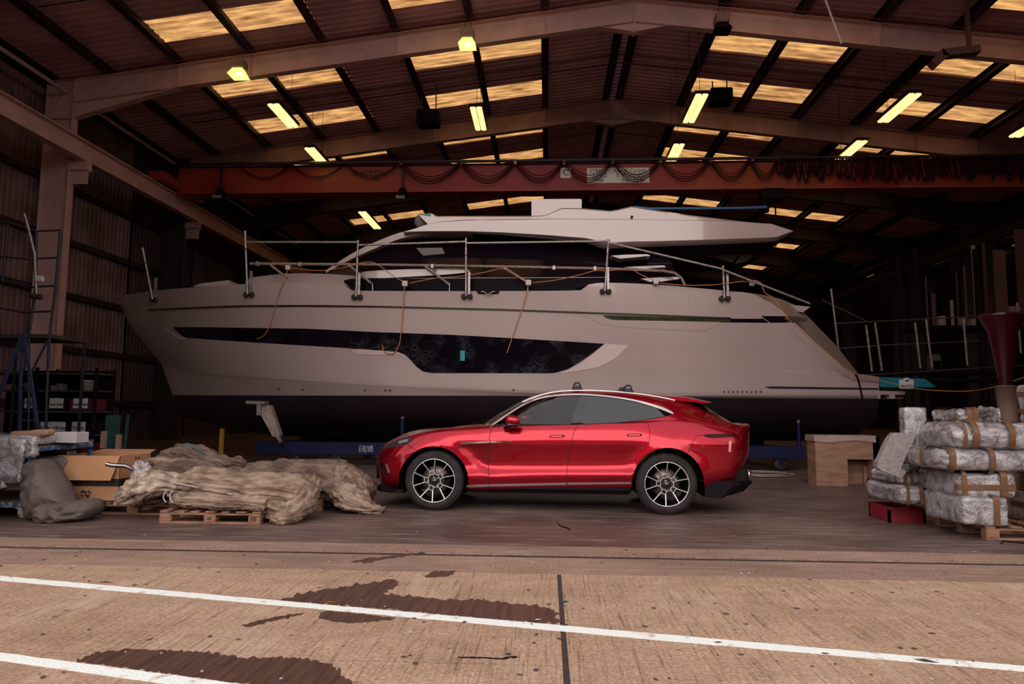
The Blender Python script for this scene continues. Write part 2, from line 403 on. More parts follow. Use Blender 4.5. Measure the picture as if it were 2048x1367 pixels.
for k, (pl, lab) in enumerate([
    ([(555, 1201), (600, 1187), (640, 1180), (690, 1172), (735, 1165), (790, 1158), (799, 1163), (785, 1178), (768, 1187), (800, 1190), (850, 1194), (900, 1199), (960, 1197), (1010, 1205), (1080, 1212), (1110, 1218), (1112, 1233), (1128, 1245), (1090, 1247), (900, 1230), (700, 1211)],
     'large dark wet stain on the concrete above the long white line'),
    ([(637, 1229), (650, 1221), (700, 1225), (795, 1236), (760, 1241), (715, 1246), (665, 1243), (640, 1236)], 'dark wet stain on the concrete just below the long white line'),
    ([(150, 1321), (200, 1303), (250, 1297), (320, 1300), (420, 1304), (490, 1316), (560, 1313), (620, 1318), (650, 1325), (680, 1335), (680, 1350), (712, 1367), (720, 1385), (620, 1385), (478, 1366)],
     'big brown wet stain beside the short white line at the bottom of the photo'),
    ([(847, 1151), (870, 1141), (912, 1141), (905, 1149), (870, 1155), (850, 1154)], 'small oval wet stain by itself in front of the car'),
    ([(700, 1123), (735, 1116), (790, 1110), (850, 1103), (850, 1105), (780, 1117), (730, 1125)], 'narrow streak of water beside the door track'),
    ([(480, 1251), (520, 1240), (560, 1232), (610, 1224), (600, 1229), (540, 1243), (500, 1253)], 'faint trickle of water left of the car below the white line')]):
    obj('wet_stain', decal(pl, .0016, 5 if k in (0, 2) else 2.5, 3.5, k), wet, None, lab, 'stain')

# ---- corrugated sheets
def corr_roof(xa, xb, ya, yb, zf, pitch=.30, dep=.045):
    mb = MB(); prof = [(0, 0), (.55, 0), (.65, dep), (.9, dep), (1.0, 0)]
    def hz(y):
        t = (y / pitch) % 1
        for (t0, z0), (t1, z1) in zip(prof, prof[1:]):
            if t <= t1: return z0 + (z1 - z0) * (t - t0) / (t1 - t0)
        return 0
    ys = [(ya, hz(ya))]; k = int(ya / pitch)
    while k * pitch < yb:
        for t, z in prof[:-1]:
            y = (k + t) * pitch
            if ya < y < yb: ys.append((y, z))
        k += 1
    ys.append((yb, hz(yb)))
    vs = []
    for yy, z in ys: vs += [(xa, yy, zf(xa) + z), (xb, yy, zf(xb) + z)]
    mb.add(vs, [(2 * i, 2 * i + 1, 2 * i + 3, 2 * i + 2) for i in range(len(ys) - 1)])
    return mb
skm = bpy.data.materials.new('translucent_rooflight'); skm.use_nodes = True
n = skm.node_tree; n.nodes.clear(); o_ = n.nodes.new('ShaderNodeOutputMaterial'); tl = n.nodes.new('ShaderNodeBsdfTranslucent'); df = n.nodes.new('ShaderNodeBsdfDiffuse'); ad = n.nodes.new('ShaderNodeMixShader')
g_ = n.nodes.new('ShaderNodeNewGeometry'); mp = n.nodes.new('ShaderNodeMapping'); mp.inputs['Scale'].default_value = (.5, 2.2, 1); zz = n.nodes.new('ShaderNodeTexNoise'); zz.inputs['Scale'].default_value = 2.2; zz.inputs['Detail'].default_value = 6
rr = n.nodes.new('ShaderNodeValToRGB'); rr.color_ramp.elements[0].position = .3; rr.color_ramp.elements[0].color = (.20, .085, .03, 1); rr.color_ramp.elements[1].position = .66; rr.color_ramp.elements[1].color = (.72, .41, .15, 1)
n.links.new(g_.outputs['Position'], mp.inputs[0]); n.links.new(mp.outputs[0], zz.inputs['Vector']); n.links.new(zz.outputs[0], rr.inputs[0]); n.links.new(rr.outputs[0], tl.inputs[0])
df.inputs[0].default_value = (.2, .12, .06, 1); ad.inputs[0].default_value = .03; n.links.new(tl.outputs[0], ad.inputs[1]); n.links.new(df.outputs[0], ad.inputs[2]); n.links.new(ad.outputs[0], o_.inputs[0])

ceil = thing('ceiling', None, None, (RX, Y0, 10), kind='structure')
ceil['label'] = 'corrugated pitched hangar roof with rows of amber rooflights'
ROWS = [(y, y + 1.25) for k in range(-2, 6) for y in (22 + BAY * k + 1.9, 22 + BAY * k + 5.3) if y > Y0 + .5]
def span(rx, sides, ymax, first):
    zf = lambda x: ZR - SL * abs(x - rx)
    for sd in sides:
        proto_sky = proto_sheet = None
        for i in range(len(PUR) - 1):
            xa, xb = rx + sd * PUR[i], rx + sd * PUR[i + 1]
            if i in (1, 2, 4, 5):
                prev = Y0
                for ya, yb in ROWS:
                    if ya < Y0 + .2 or yb > ymax - .2: continue
                    obj('roof_sheet', corr_roof(xa, xb, prev, ya, zf), sheet_m, ceil)
                    obj('skylight_panel', corr_roof(xa, xb, ya, yb, zf), skm, ceil)
                    prev = yb
                obj('roof_sheet', corr_roof(xa, xb, prev, ymax, zf), sheet_m, ceil)
            else:
                obj('roof_sheet', corr_roof(xa, xb, Y0, ymax, zf), sheet_m, ceil)
span(RX, (-1, 1), 64, True)
obj('ridge_cap', corr_roof(RX - .26, RX + .26, Y0, 64, lambda x: ZR), sheet_m, ceil)
span(RX + 39.4, (-1,), 64, False)
obj('roof_sheet', MB().bx(RX + 39.4, RX + 56, Y0, 64, ZR - .2, ZR - .1), sheet_m, ceil)
# purlins: a dark Z section under the sheets
for rx, sides in ((RX, (-1, 1)), (RX + 39.4, (-1,))):
    for sd in sides:
        for q in PUR[:-1]:
            x = rx + sd * q; z = ZR - SL * q
            mb = MB().bx(x - .012, x + .012, Y0, 64, z - .30, z - .01).bx(x - .14, x + .012, Y0, 64, z - .025, z - .01).bx(x - .13, x + .13, Y0, 64, z - .30, z - .285)
            obj('purlin', mb, purlin_m, ceil)
# red sprinkler / services pipes under the sheets along the slope
for yy in (21.6, 26.0, 31.0): 
    mb = MB().tube([(-14, yy, roofz(-14) - .38), (RX, yy, ZR - .38), (18, yy, roofz(18) - .38)], .03, 6)
    obj('services_pipe', mb, M('red_pipe', (.14, .012, .02), (.09, .01, .016), 4, .5), ceil)
# anti sag rods
for k in range(9):
    yy = 18.25 + 7.5 * k
    mb = MB().tube([(-14.5, yy, roofz(-14.5) - .16), (RX, yy, ZR - .16), (19, yy, roofz(19) - .16)], .018, 5)
    obj('sag_rod', mb, purlin_m, ceil)

steel_mid = M('cream_steel_dimmed', (.50, .31, .31), (.40, .25, .25), 1.5, .6)  # cream steel coloured darker for the light lost by the second frame
steel_dim = M('far_steel_dimmed', (.04, .022, .025), (.03, .016, .02), 1.5, .7)  # steel coloured darker still, standing in for light falloff with depth
# ---- portal frames (I sections)
def plate(mb, poly, y, th): mb.prism([(x, y - th / 2, z) for x, z in poly], (0, th, 0))
def flange(mb, a, b, y, wdt, th=.022): mb.bar((a[0], y, a[1]), (b[0], y, b[1]), wdt, th)
def frame(y, cx, label, left=True, right=True):
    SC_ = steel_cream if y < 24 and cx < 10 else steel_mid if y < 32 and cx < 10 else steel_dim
    t = thing('portal_frame', label, 'portal frame', (cx, y, 0))
    zt = lambda x: ZR - SL * abs(x - cx) - .32
    for sd in ((-1,) if left else ()) + ((1,) if right else ()):
        xe = cx + sd * 18.75; dp = .78
        mb = MB()
        plate(mb, [(cx, zt(cx)), (xe, zt(xe)), (xe, zt(xe) - dp), (cx, zt(cx) - dp)], y, .02)
        flange(mb, (cx, zt(cx)), (xe, zt(xe)), y, .26); flange(mb, (cx, zt(cx) - dp), (xe, zt(xe) - dp), y, .26)
        obj('rafter', mb, SC_, t)
        # haunch
        xh = cx + sd * 15.2; mb = MB()
        plate(mb, [(xh, zt(xh) - dp), (xe, zt(xe) - dp), (xe, zt(xe) - dp - .55)], y, .02)
        flange(mb, (xh, zt(xh) - dp), (xe, zt(xe) - dp - .55), y, .26)
        mb.bx(xh - .012, xh + .012, y - .12, y + .12, zt(xh) - dp, zt(xh))
        obj('haunch', mb, SC_, t)
        # apex haunch
        mb = MB(); plate(mb, [(cx, zt(cx) - dp), (cx + sd * 1.15, zt(cx + 1.15) - dp), (cx, zt(cx) - dp - .38)], y, .02)
        flange(mb, (cx + sd * 1.15, zt(cx + 1.15) - dp), (cx, zt(cx) - dp - .36), y, .26); obj('apex_gusset', mb, SC_, t)
        mb = MB()
        for q in (2.92, 7.83, 12.75): x = cx + sd * q; mb.bx(x - .012, x + .012, y - .12, y + .12, zt(x) - dp, zt(x))
        obj('stiffener', mb, SC_, t)
        # column
        xi, xo = xe, xe + sd * .93; top = zt(xe)
        mb = MB(); mb.bx(min(xi, xo), max(xi, xo), y - .01, y + .01, 0, top)
        mb.bx(xi - .014, xi + .014, y - .15, y + .15, 0, top); mb.bx(xo - .014, xo + .014, y - .15, y + .15, 0, top)
        mb.bx(min(xi, xo), max(xi, xo), y - .13, y + .13, top - 1.36, top - 1.335); mb.bx(min(xi, xo), max(xi, xo), y - .13, y + .13, top - .02, top)
        mb.bar((xo, y - .07, top - 1.33), (xi, y - .07, top - .03), .12, .03)
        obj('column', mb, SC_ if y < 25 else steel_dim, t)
        mb = MB(); mb.bx(xi, xi - sd * .62, y - .14, y + .14, 9.2, 9.5); mb.bx(xi, xi - sd * .6, y - .02, y + .02, 8.75, 9.2); obj('runway_bracket', mb, SC_, t)
    mb = MB(); mb.bx(cx - .03, cx + .03, y - .13, y + .13, zt(cx) - dp - .4, zt(cx) + .02); obj('apex_plate', mb, SC_, t)
    return t
FN = ['nearest', 'second', 'third', 'fourth', 'fifth', 'sixth', 'seventh']
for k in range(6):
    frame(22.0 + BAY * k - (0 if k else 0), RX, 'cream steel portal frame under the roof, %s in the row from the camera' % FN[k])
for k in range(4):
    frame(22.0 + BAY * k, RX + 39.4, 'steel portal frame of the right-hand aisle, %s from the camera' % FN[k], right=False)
# ---- left wall: vertical corrugated cladding with sheeting rails
def corr_wall(x, ya, yb, z0, z1, pitch=.25, dep=.035):
    mb = MB(); ys = []; y = ya
    while y < yb:
        for t, d in ((0, 0), (.5, 0), (.62, dep), (.88, dep)): ys.append((y + t * pitch, d))
        y += pitch
    vs = []
    for yy, d in ys: vs += [(x - d, yy, z0), (x - d, yy, z1)]
    mb.add(vs, [(2 * i, 2 * i + 1, 2 * i + 3, 2 * i + 2) for i in range(len(ys) - 1)]); return mb
WX = -17.15
wl = thing('wall_left', None, None, (WX, Y0, 0), kind='structure')
ZE = ZR - SL * 19.7
for k in range(12):
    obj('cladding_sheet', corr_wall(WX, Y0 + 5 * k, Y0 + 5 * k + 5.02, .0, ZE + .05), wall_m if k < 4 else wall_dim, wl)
for z in (1.4, 3.3, 5.2, 7.1, 9.0, 10.9):
    obj('sheeting_rail', MB().bx(WX + .01, WX + .19, Y0, 66, z, z + .20), purlin_m, wl)
obj('eaves_beam', MB().tube([(-16.2, Y0, 11.9), (-16.2, 66, 11.9)], .07, 8), steel_cream, wl)
obj('eaves_gutter', MB().bx(WX, WX + .5, Y0, 66, ZE - .35, ZE - .02), dark_m, wl)
obj('wall_back', MB().bx(WX, RX + 56, 63.7, 64.0, 0, 15.3), M('back_wall_dark', (.02, .008, .016), (.015, .006, .012), 1, .8, spec=.1), kind='structure')  # near-black colour stands in for the light fading towards the back
obj('wall_right', MB().bx(RX + 55.8, RX + 56, Y0, 64, 0, 15), M('back_wall_dark', (.02, .008, .016)), kind='structure')
# ---- crane runways
for sd, lab in ((-1, 'cream steel crane runway beam running back along the left wall'), (1, 'crane runway beam along the right-hand columns')):
    xr = RX + sd * 18.3
    mb = MB().bx(xr - .16, xr + .16, 9.0, 64, 10.14, 10.18).bx(xr - .16, xr + .16, 9.0, 64, 9.5, 9.54).bx(xr - .015, xr + .015, 9.0, 64, 9.54, 10.14)
    t = thing('runway_beam', lab, 'crane rail', (xr, 9, 9.5)); obj('i_beam', mb, steel_cream if sd < 0 else steel_dim, t)
    obj('rail', MB().bx(xr - .035, xr + .035, 9, 64, 10.18, 10.23), purlin_m, t)
# ---- overhead crane bridge
YC = 27.6
cr_red = M('crane_red', (.30, .010, .022), (.38, .07, .026), .25, .5, lo=.42, hi=.60)
cr = thing('overhead_crane', 'red overhead crane bridge spanning the hall above the yacht', 'crane', (RX, YC, 9.5))
zb, zt_ = P(1100, 380, YC - .3).z, P(1100, 329, YC - .3).z
xl, xr_ = RX - 18.0, RX + 18.0
obj('bridge_girder', MB().bx(xl, xr_, YC - .3, YC + .3, zb, zt_), cr_red, cr)
obj('lower_flange', MB().bx(xl, xr_, YC - .42, YC + .34, zb - .06, zb - .001), cr_red, cr)
obj('cable_track', MB().bx(xl, xr_, YC - .62, YC - .52, zt_ + .03, zt_ + .12).bx(xl, xr_, YC - .45, YC + .3, zt_ + .001, zt_ + .03), purlin_m, cr)
for s_, x in ((-1, xl), (1, xr_)): obj('end_carriage', MB().bx(x - .5, x + .15, YC - 1.6, YC + 1.6, 10.24, 10.6), cr_red, cr)
plate_m = M('white_plate', (.88, .80, .76), (.84, .76, .72), 6, .6)
pl = P(1236, 350, YC - .302); obj('name_plate', MB().bx(P(1174, 350, YC - .31).x, P(1299, 350, YC - .31).x, YC - .315, YC - .301, P(1200, 366, YC - .3).z, P(1200, 336, YC - .3).z), plate_m, cr)
obj('letter_plate', MB().bx(P(1121, 350, YC - .31).x, P(1142, 350, YC - .31).x, YC - .315, YC - .301, P(1200, 355, YC - .3).z, P(1200, 335, YC - .3).z), plate_m, cr)
yt = YC - .318
text('lettering', 'STREET CRANE Co.Ltd.', .225, P(1236, 341.5, yt), black_ink, cr)
text('lettering', 'S.W.L.     3  TONNES', .225, P(1237, 350.5, yt), black_ink, cr)
text('lettering', '1990            No. 7646', .225, P(1236, 360, yt), black_ink, cr)
text('lettering', 'C', .36, P(1131.5, 345, yt), black_ink, cr)
text('lettering', 'CHAMPION', .34, P(739, 346, yt), black_ink, cr, sx_=.78)
text('lettering', '42', .24, P(752, 356, yt), black_ink, cr)
# festoon cables
fc = M('festoon_cable', (.02, .004, .010), (.03, .006, .012), 4, .7, spec=.05)
mb = MB(); ztk = zt_ + .04
xs = [P(a, 330, YC - .55).x for a in (475, 583, 690, 800, 922, 1030, 1128, 1225, 1320, 1420, 1500, 1556)]
for i in range(len(xs) - 1):
    for j, (dep, dx) in enumerate(((.78, 0), (.70, .12), (.60, .25), (.9, -.1)) if i > 2 else ((.62, 0), (.55, .08))):
        a, b = xs[i] + dx * .5, xs[i + 1] - dx * .3
        mb.tube([(a + (b - a) * t / 12, YC - .57 - .02 * j, ztk - dep * 4 * (t / 12) * (1 - t / 12)) for t in range(13)], .018, 5)
for i in range(78):
    a = P(1552 + i * 6.4, 330, YC - .6).x; b = a + random.uniform(.10, .42); dep = random.uniform(.6, 1.02)
    mb.tube([(a + (b - a) * t / 8, YC - .6 - .01 * (i % 4), ztk - dep * 4 * (t / 8) * (1 - t / 8)) for t in range(9)], .03, 5)
obj('festoon_cable', mb, fc, cr, kind='stuff')
for i, a in enumerate(xs[3:], 3): obj('cable_trolley', MB().bx(a - .06, a + .06, YC - .64, YC - .5, ztk - .12, ztk + .02), chrome, cr)
# pendant floodlights under the girder
for a, bt, lab in ((440, 395, 'black floodlight hanging under the left end of the crane'), (805, 396, 'black floodlight hanging under the crane beside its black lettering')):
    p = P(a, bt, YC - .5); t = thing('floodlight', lab, 'floodlight', (p.x, p.y, p.z))
    obj('hanger', MB().bx(p.x - .05, p.x + .05, p.y - .03, p.y + .03, p.z + .25, zt_), purlin_m, t)
    obj('lamp_body', MB().lathe([(0, .42), (.12, .4), (.2, .25), (.22, .05), (0, .05)], p, n=14), dark_m, t)
    obj('front_plate', MB().box((p.x - .06, p.y - .14, p.z), (.34, .1, .13)), M('pale_plate', (.3, .24, .25)), t)
p = P(1545, 395, YC - .4); t = thing('crane_hoist', 'dark electric hoist hanging under the crane girder above the flybridge end', 'hoist', (p.x, p.y, p.z))
obj('hoist_body', MB().box((p.x, p.y, p.z + .1), (1.0, .5, .45), bev=.06), dark_m, t)
obj('gearbox', MB().lathe([(0, -.5), (.2, -.48), (.22, 0), (0, .02)], (p.x - .35, p.y, p.z - .1), n=12), dark_m, t)
obj('hook_block', MB().box((p.x + .1, p.y, p.z - .9), (.25, .16, .4), bev=.04).tube([(p.x + .1, p.y, p.z), (p.x + .1, p.y, p.z - .8)], .03), dark_m, t)
# ---- lamps in the roof
glow_y = M('lamp_glow_green_yellow', (.95, .95, .25), (.9, .85, .2), 2, .5, emit=1.3)
glow_b = M('lamp_bulb', (1, 1, .75), (1, 1, .7), 2, .5, emit=4)
glow_f = M('tube_glow', (1, .80, .36), (.9, .62, .2), 3, .5, emit=1.5, stretch=(4, .6, 1))
glow_d = M('tube_glow_dim', (.95, .55, .2), (.5, .25, .08), 3, .5, emit=.8)
for a, b, D, on, lab in ((478, 140, 21.3, 1, 'square sodium high-bay lamp glowing at the left of the nearest frame'),
                         (935, 80, 21.3, 1, 'square sodium high-bay lamp glowing near the top centre'),
                         (1443, 50, 21.3, 0, 'unlit square high-bay lamp hanging at the upper right of the ridge')):
    p = P(a, b, D); t = thing('high_bay_lamp', lab, 'lamp', (p.x, p.y, p.z))
    obj('gear_box', MB().box((p.x, p.y, p.z + .16), (.42, .42, .3), bev=.02), M('lamp_casing', (.30, .2, .17), (.26, .18, .15)), t)
    S = .27; vs = [(p.x + sx_ * q, p.y + sy_ * q, z) for q, z in ((.15, p.z + .01), (S, p.z - .22)) for sx_, sy_ in ((-1, -1), (1, -1), (1, 1), (-1, 1))]
    sh = MB().add(vs, [(0, 1, 2, 3), (0, 1, 5, 4), (1, 2, 6, 5), (2, 3, 7, 6), (3, 0, 4, 7)])
    obj('reflector', sh, glow_y if on else dark_m, t)
    obj('bulb', MB().lathe([(0, -.17), (.06, -.15), (.08, -.09), (.05, -.02), (0, 0)], p, n=12), glow_b if on else dark_m, t)
    [obj('suspension_cable', MB().tube([(p.x + q, p.y, p.z + .3), (p.x + q, p.y, roofz(p.x) - .02)], .012, 5), purlin_m, t) for q in (-.08, .1)]
def batten(a, b, zz, L, lab, m=glow_f, w_=.42, D=None):
    d = ray(a, b); p = CAM + d * ((zz - H) / d.z)
    t = thing('fluorescent_batten', lab, 'lamp', (p.x, p.y, p.z))
    obj('housing', MB().box((p.x, p.y, p.z + .09), (w_ + .04, L + .04, .1)), dark_m, t)
    obj('diffuser', MB().box((p.x - w_ * .26, p.y, p.z), (w_ * .44, L, .08), bev=.02).box((p.x + w_ * .26, p.y, p.z), (w_ * .44, L, .08), bev=.02), m, t)
    obj('suspension_wire', MB().tube([(p.x, p.y - L * .35, p.z + .1), (p.x, p.y - L * .35, roofz(p.x) - .02)], .008, 4), purlin_m, t); obj('suspension_wire', MB().tube([(p.x, p.y + L * .35, p.z + .1), (p.x, p.y + L * .35, roofz(p.x) - .02)], .008, 4), purlin_m, t)
for q in ((567, 232, 11.6, 1.9, 'lit fluorescent batten left of the second frame, nearest the left wall'), (957, 238, 11.6, 1.9, 'lit fluorescent batten beside the black heater under the roof'),
          (1390, 218, 11.6, 2.2, 'lit fluorescent batten overlapping the second frame right of the ridge'), (1797, 217, 11.6, 2.2, 'lit fluorescent batten farthest right, long and slanting'),
          (633, 312, 11.4, 1.7, 'lit fluorescent batten just above the crane at left'), (1350, 306, 11.4, 1.8, 'lit fluorescent batten just above the crane right of centre'), (1699, 304, 11.3, 2.2, 'lit fluorescent batten just above the crane at right'),
          (740, 441, 11.2, 3.2, 'lit fluorescent batten seen below the crane at left of the flybridge'), (2060, 255, 11.0, 1.6, 'white lit lamp cut by the right edge of the photo')):
    batten(*q)
for a, b, lab in ((1605, 389, 'small yellow lamp glowing far back below the crane'), (1725, 464, 'small yellow lamp glowing far back right of the hardtop tip'), (1662, 502, 'small pale lamp glowing far back, lowest of the three')):
    p = P(a, b, 52); t = obj('high_bay_lamp', MB().box(p, (.75, .6, .14), bev=.04), glow_y, None, lab, 'lamp'); obj('suspension_cable', MB().tube([p, (p.x, p.y, roofz(p.x) - .2)], .015, 4), purlin_m, t)
# black roof heaters
for a, b, D, lab in ((857, 243, 26.0, 'black box heater hanging under the roof at left of centre'), (1440, 200, 27, 'black box heater hanging behind the right fluorescent batten')):
    p = P(a, b, D); t = thing('unit_heater', lab, 'heater', (p.x, p.y, p.z))
    obj('casing', MB().box((p.x, p.y, p.z + .1), (.85, .7, .55), bev=.03), dark_m, t)
    for k in range(4): obj('louvre', MB().box((p.x, p.y - .37, p.z - .08 + k * .11), (.7, .06, .02), Matrix.Rotation(.6, 3, 'X')), dark_m, t)
    obj('hanger', MB().bx(p.x - .3, p.x - .26, p.y - .02, p.y + .02, p.z + .3, roofz(p.x) - .2).bx(p.x + .26, p.x + .3, p.y - .02, p.y + .02, p.z + .3, roofz(p.x) - .2), purlin_m, t)
p0, p1 = P(1648, -10, 17), P(1683, 88, 17)
obj('door_hanging_rod', MB().tube([P(1640, -30, 17), p1], .028, 6), M('pale_rod', (.55, .42, .40)), None, 'pale straight rod hanging down from the roof at upper right', 'rod')
p = P(1918, 105, 20.5); obj('bent_bracket', MB().box(p, (1.1, .3, .22), Matrix.Rotation(-.1, 3, 'Y')).box((p.x - .62, p.y, p.z - .22), (.5, .3, .25), Matrix.Rotation(-.75, 3, 'Y')).box((p.x + .3, p.y, (p.z + roofz(p.x)) / 2), (.1, .1, roofz(p.x) - p.z)), M('brown_steel', (.18, .09, .08)), None,
    'brown cranked steel bracket under the roof at the upper right', 'bracket')

# ---- unseen door leaves added at either side of the opening to block daylight
for nm, xa, xb in (('door_blocker_1', -17.1, -6.35), ('door_blocker_2', 5.75, 60)):
    t = thing(nm, None, None, (xa, 7.0, 0), kind='structure'); t['label'] = 'tall door leaf added outside the frame to block daylight'
    zt_ = 14.6 if xa < 0 else 14.0
    vs = []; x = xa; k = 0
    while x < xb:
        for q, d in ((0, 0), (.15, 0), (.19, .04), (.27, .04)): vs += [(x + q, 7.02 + d, .06), (x + q, 7.02 + d, min(zt_, ZR - SL * abs(x + q - RX) - .1) if x + q < 22 else 13)]
        x += .31
    obj('blocker_skin', MB().add(vs, [(2 * i, 2 * i + 1, 2 * i + 3, 2 * i + 2) for i in range(len(vs) // 2 - 1)]), wall_m, t)
    obj('blocker_frame', MB().bx(xa, xb, 7.08, 7.2, 0.02, .3).bx(xa, xb, 7.08, 7.2, 5.6, 5.9), purlin_m, t)
# ---- trees and sheds across the yard, behind the photographer (they show in the glossy paint)
leaf = M('tree_foliage', (.035, .055, .018), (.02, .03, .01), 1.5, .9, bump=.5, bs=3, spec=.1)
random.seed(5)
tl = MB()
for i in range(40):
    x = -75 + i * 4.2 + random.uniform(-1.5, 1.5); y = -52 + random.uniform(-3, 3); hh = random.uniform(8, 13.5)
    tl.rbox((x, y, hh / 2), (random.uniform(5, 8), 5, hh), 2.4, amp=1.0, fq=.5, n=6, seed=i)
obj('tree_line', tl, leaf, None, 'green trees across the yard, seen only as a reflection', 'trees', kind='stuff')
# ================================================================ CAR
gf, gr = G(866, 1021), G(1335, 1030)          # contact points of the near tyres
ax = V((gr.x - gf.x, gr.y - gf.y, 0)); WB = ax.length; CA = atan2(ax.y, ax.x)
HALF = .985
nrm = V((-sin(CA), cos(CA), 0))
o0 = V((gf.x, gf.y, 0)) + nrm * HALF
car = thing('car', 'glossy red sport utility car with black roof feet parked in front of the white yacht', 'car', tuple(o0), CA)
CINV = INV[car.name]; CFW = CINV.inverted()
camL = CINV @ CAM; CI3 = CINV.to_3x3()
def cpj(p): return proj(CFW @ V(p))
def cp(px, py, y=-HALF):       # pixel -> car-local point on plane y
    d = CI3 @ ray(px, py); return camL + d * ((y - camL.y) / d.y)
k_ = WB / 3.06
LO = []
# stations: 17 per loop
def L(X, Y, Z): LO.append([(x * k_, y, z) for x, y, z in zip(X, Y, Z)])
X5 = [-.93, -.90, -.80, -.62, -.38, 0, .45, .9, 1.5, 2.1, 2.6, 3.06, 3.6, 4.0, 4.17, 4.25, 4.28]
Y5 = [0, .38, .68, .87, .955, .99, .97, .955, .95, .955, .975, 1.0, .975, .87, .68, .38, 0]
def low(dxf, dxr, dy, Z, yd=None):
    X = []; Y = []
    for i, (x, y) in enumerate(zip(X5, Y5)):
        wf = max(0, 1 - i / 4.0); wr = max(0, (i - 12) / 4.0)
        X.append(x + dxf * wf + dxr * wr); Y.append(max(0, y - dy[min(i, 16)] * (1 if 0 < i < 16 else 0)))
    L(X, Y, Z)
d0 = lambda a, b, c: [a] * 4 + [a * .5 + b * .5] + [b] + [c] * 5 + [b] + [a * .5 + b * .5] + [a] * 4
low(.10, -.42, d0(.10, .02, .025), [.25, .25, .26, .27, .28, .285, .295, .30, .315, .335, .35, .37, .38, .40, .42, .43, .43])
low(.02, -.30, d0(.03, .0, -.005), [.32, .32, .325, .33, .35, .38, .39, .40, .415, .43, .445, .46, .46, .47, .48, .49, .49])
low(-.01, -.22, d0(.0, -.005, -.015), [.40, .40, .405, .41, .43, .46, .475, .485, .50, .51, .52, .535, .54, .55, .56, .57, .57])
low(-.02, -.10, d0(.0, -.005, .022), [.50, .50, .50, .51, .54, .58, .585, .59, .60, .61, .625, .645, .65, .65, .66, .66, .66])
low(-.02, -.02, d0(.0, .0, .016), [.60, .60, .605, .62, .66, .74, .755, .76, .77, .78, .785, .79, .79, .78, .77, .77, .77])
L(X5, Y5, [.70, .70, .71, .73, .79, .91, .93, .92, .925, .93, .94, .95, .93, .91, .90, .90, .90])
L([-.90, -.87, -.76, -.58, -.33, .02, .45, .9, 1.5, 2.1, 2.6, 3.06, 3.6, 4.0, 4.17, 4.26, 4.28], [0, .37, .66, .83, .905, .935, .93, .92, .925, .93, .945, .955, .93, .85, .67, .37, 0],
  [.795, .80, .815, .86, .95, 1.03, 1.055, 1.06, 1.065, 1.07, 1.075, 1.075, 1.05, 1.015, 1.0, .995, .995])
L([-.80, -.77, -.66, -.50, -.28, .03, .45, .9, 1.5, 2.1, 2.6, 3.06, 3.6, 3.98, 4.17, 4.27, 4.29], [0, .34, .60, .77, .845, .875, .875, .88, .885, .89, .90, .895, .85, .77, .62, .35, 0],
  [.885, .89, .91, .945, 1.01, 1.07, 1.10, 1.125, 1.14, 1.155, 1.17, 1.18, 1.165, 1.14, 1.145, 1.165, 1.165])
L([-.4, -.38, -.3, -.2, 0, .2, .5, .92, 1.5, 2.1, 2.6, 3.06, 3.55, 3.90, 4.08, 4.17, 4.19], [0, .3, .52, .66, .75, .79, .82, .85, .865, .87, .872, .855, .79, .71, .57, .33, 0],
  [1.05, 1.048, 1.045, 1.045, 1.07, 1.10, 1.125, 1.145, 1.16, 1.178, 1.195, 1.23, 1.235, 1.20, 1.165, 1.17, 1.17])
L([.42, .44, .5, .6, .68, .75, .85, 1.05, 1.5, 2.1, 2.6, 3.0, 3.4, 3.78, 4.00, 4.09, 4.11], [0, .32, .52, .66, .74, .78, .81, .835, .85, .855, .85, .82, .745, .665, .54, .32, 0],
  [1.105, 1.105, 1.105, 1.11, 1.125, 1.14, 1.15, 1.17, 1.185, 1.205, 1.23, 1.28, 1.30, 1.255, 1.185, 1.165, 1.155])
L([.80, .82, .86, .92, .97, 1.03, 1.12, 1.3, 1.6, 2.1, 2.6, 2.95, 3.25, 3.58, 3.78, 3.85, 3.87], [0, .32, .53, .65, .705, .73, .75, .765, .78, .785, .77, .735, .675, .61, .49, .28, 0],
  [1.30, 1.30, 1.29, 1.28, 1.28, 1.285, 1.305, 1.335, 1.36, 1.385, 1.39, 1.39, 1.39, 1.36, 1.325, 1.31, 1.305])
L([1.2, 1.21, 1.24, 1.28, 1.32, 1.38, 1.45, 1.6, 1.8, 2.1, 2.5, 2.8, 3.05, 3.35, 3.54, 3.61, 3.63], [0, .30, .48, .57, .615, .64, .655, .67, .68, .685, .67, .645, .60, .55, .44, .25, 0],
  [1.525, 1.52, 1.505, 1.495, 1.495, 1.50, 1.51, 1.53, 1.545, 1.55, 1.54, 1.52, 1.505, 1.48, 1.465, 1.46, 1.455])
L([1.45, 1.46, 1.48, 1.52, 1.57, 1.62, 1.7, 1.8, 1.95, 2.15, 2.45, 2.7, 2.9, 3.15, 3.32, 3.40, 3.42], [0, .27, .42, .49, .53, .55, .56, .57, .575, .575, .565, .55, .52, .46, .37, .21, 0],
  [1.60, 1.598, 1.588, 1.583, 1.585, 1.588, 1.592, 1.60, 1.605, 1.605, 1.598, 1.587, 1.573, 1.553, 1.54, 1.538, 1.537])
L([1.75, 1.75, 1.76, 1.78, 1.8, 1.84, 1.88, 1.95, 2.05, 2.2, 2.4, 2.55, 2.7, 2.85, 2.95, 3.0, 3.02], [0, .12, .2, .25, .28, .3, .31, .31, .31, .31, .31, .3, .28, .25, .2, .1, 0],
  [1.635, 1.634, 1.63, 1.628, 1.628, 1.629, 1.631, 1.633, 1.635, 1.635, 1.63, 1.624, 1.617, 1.608, 1.602, 1.598, 1.598])
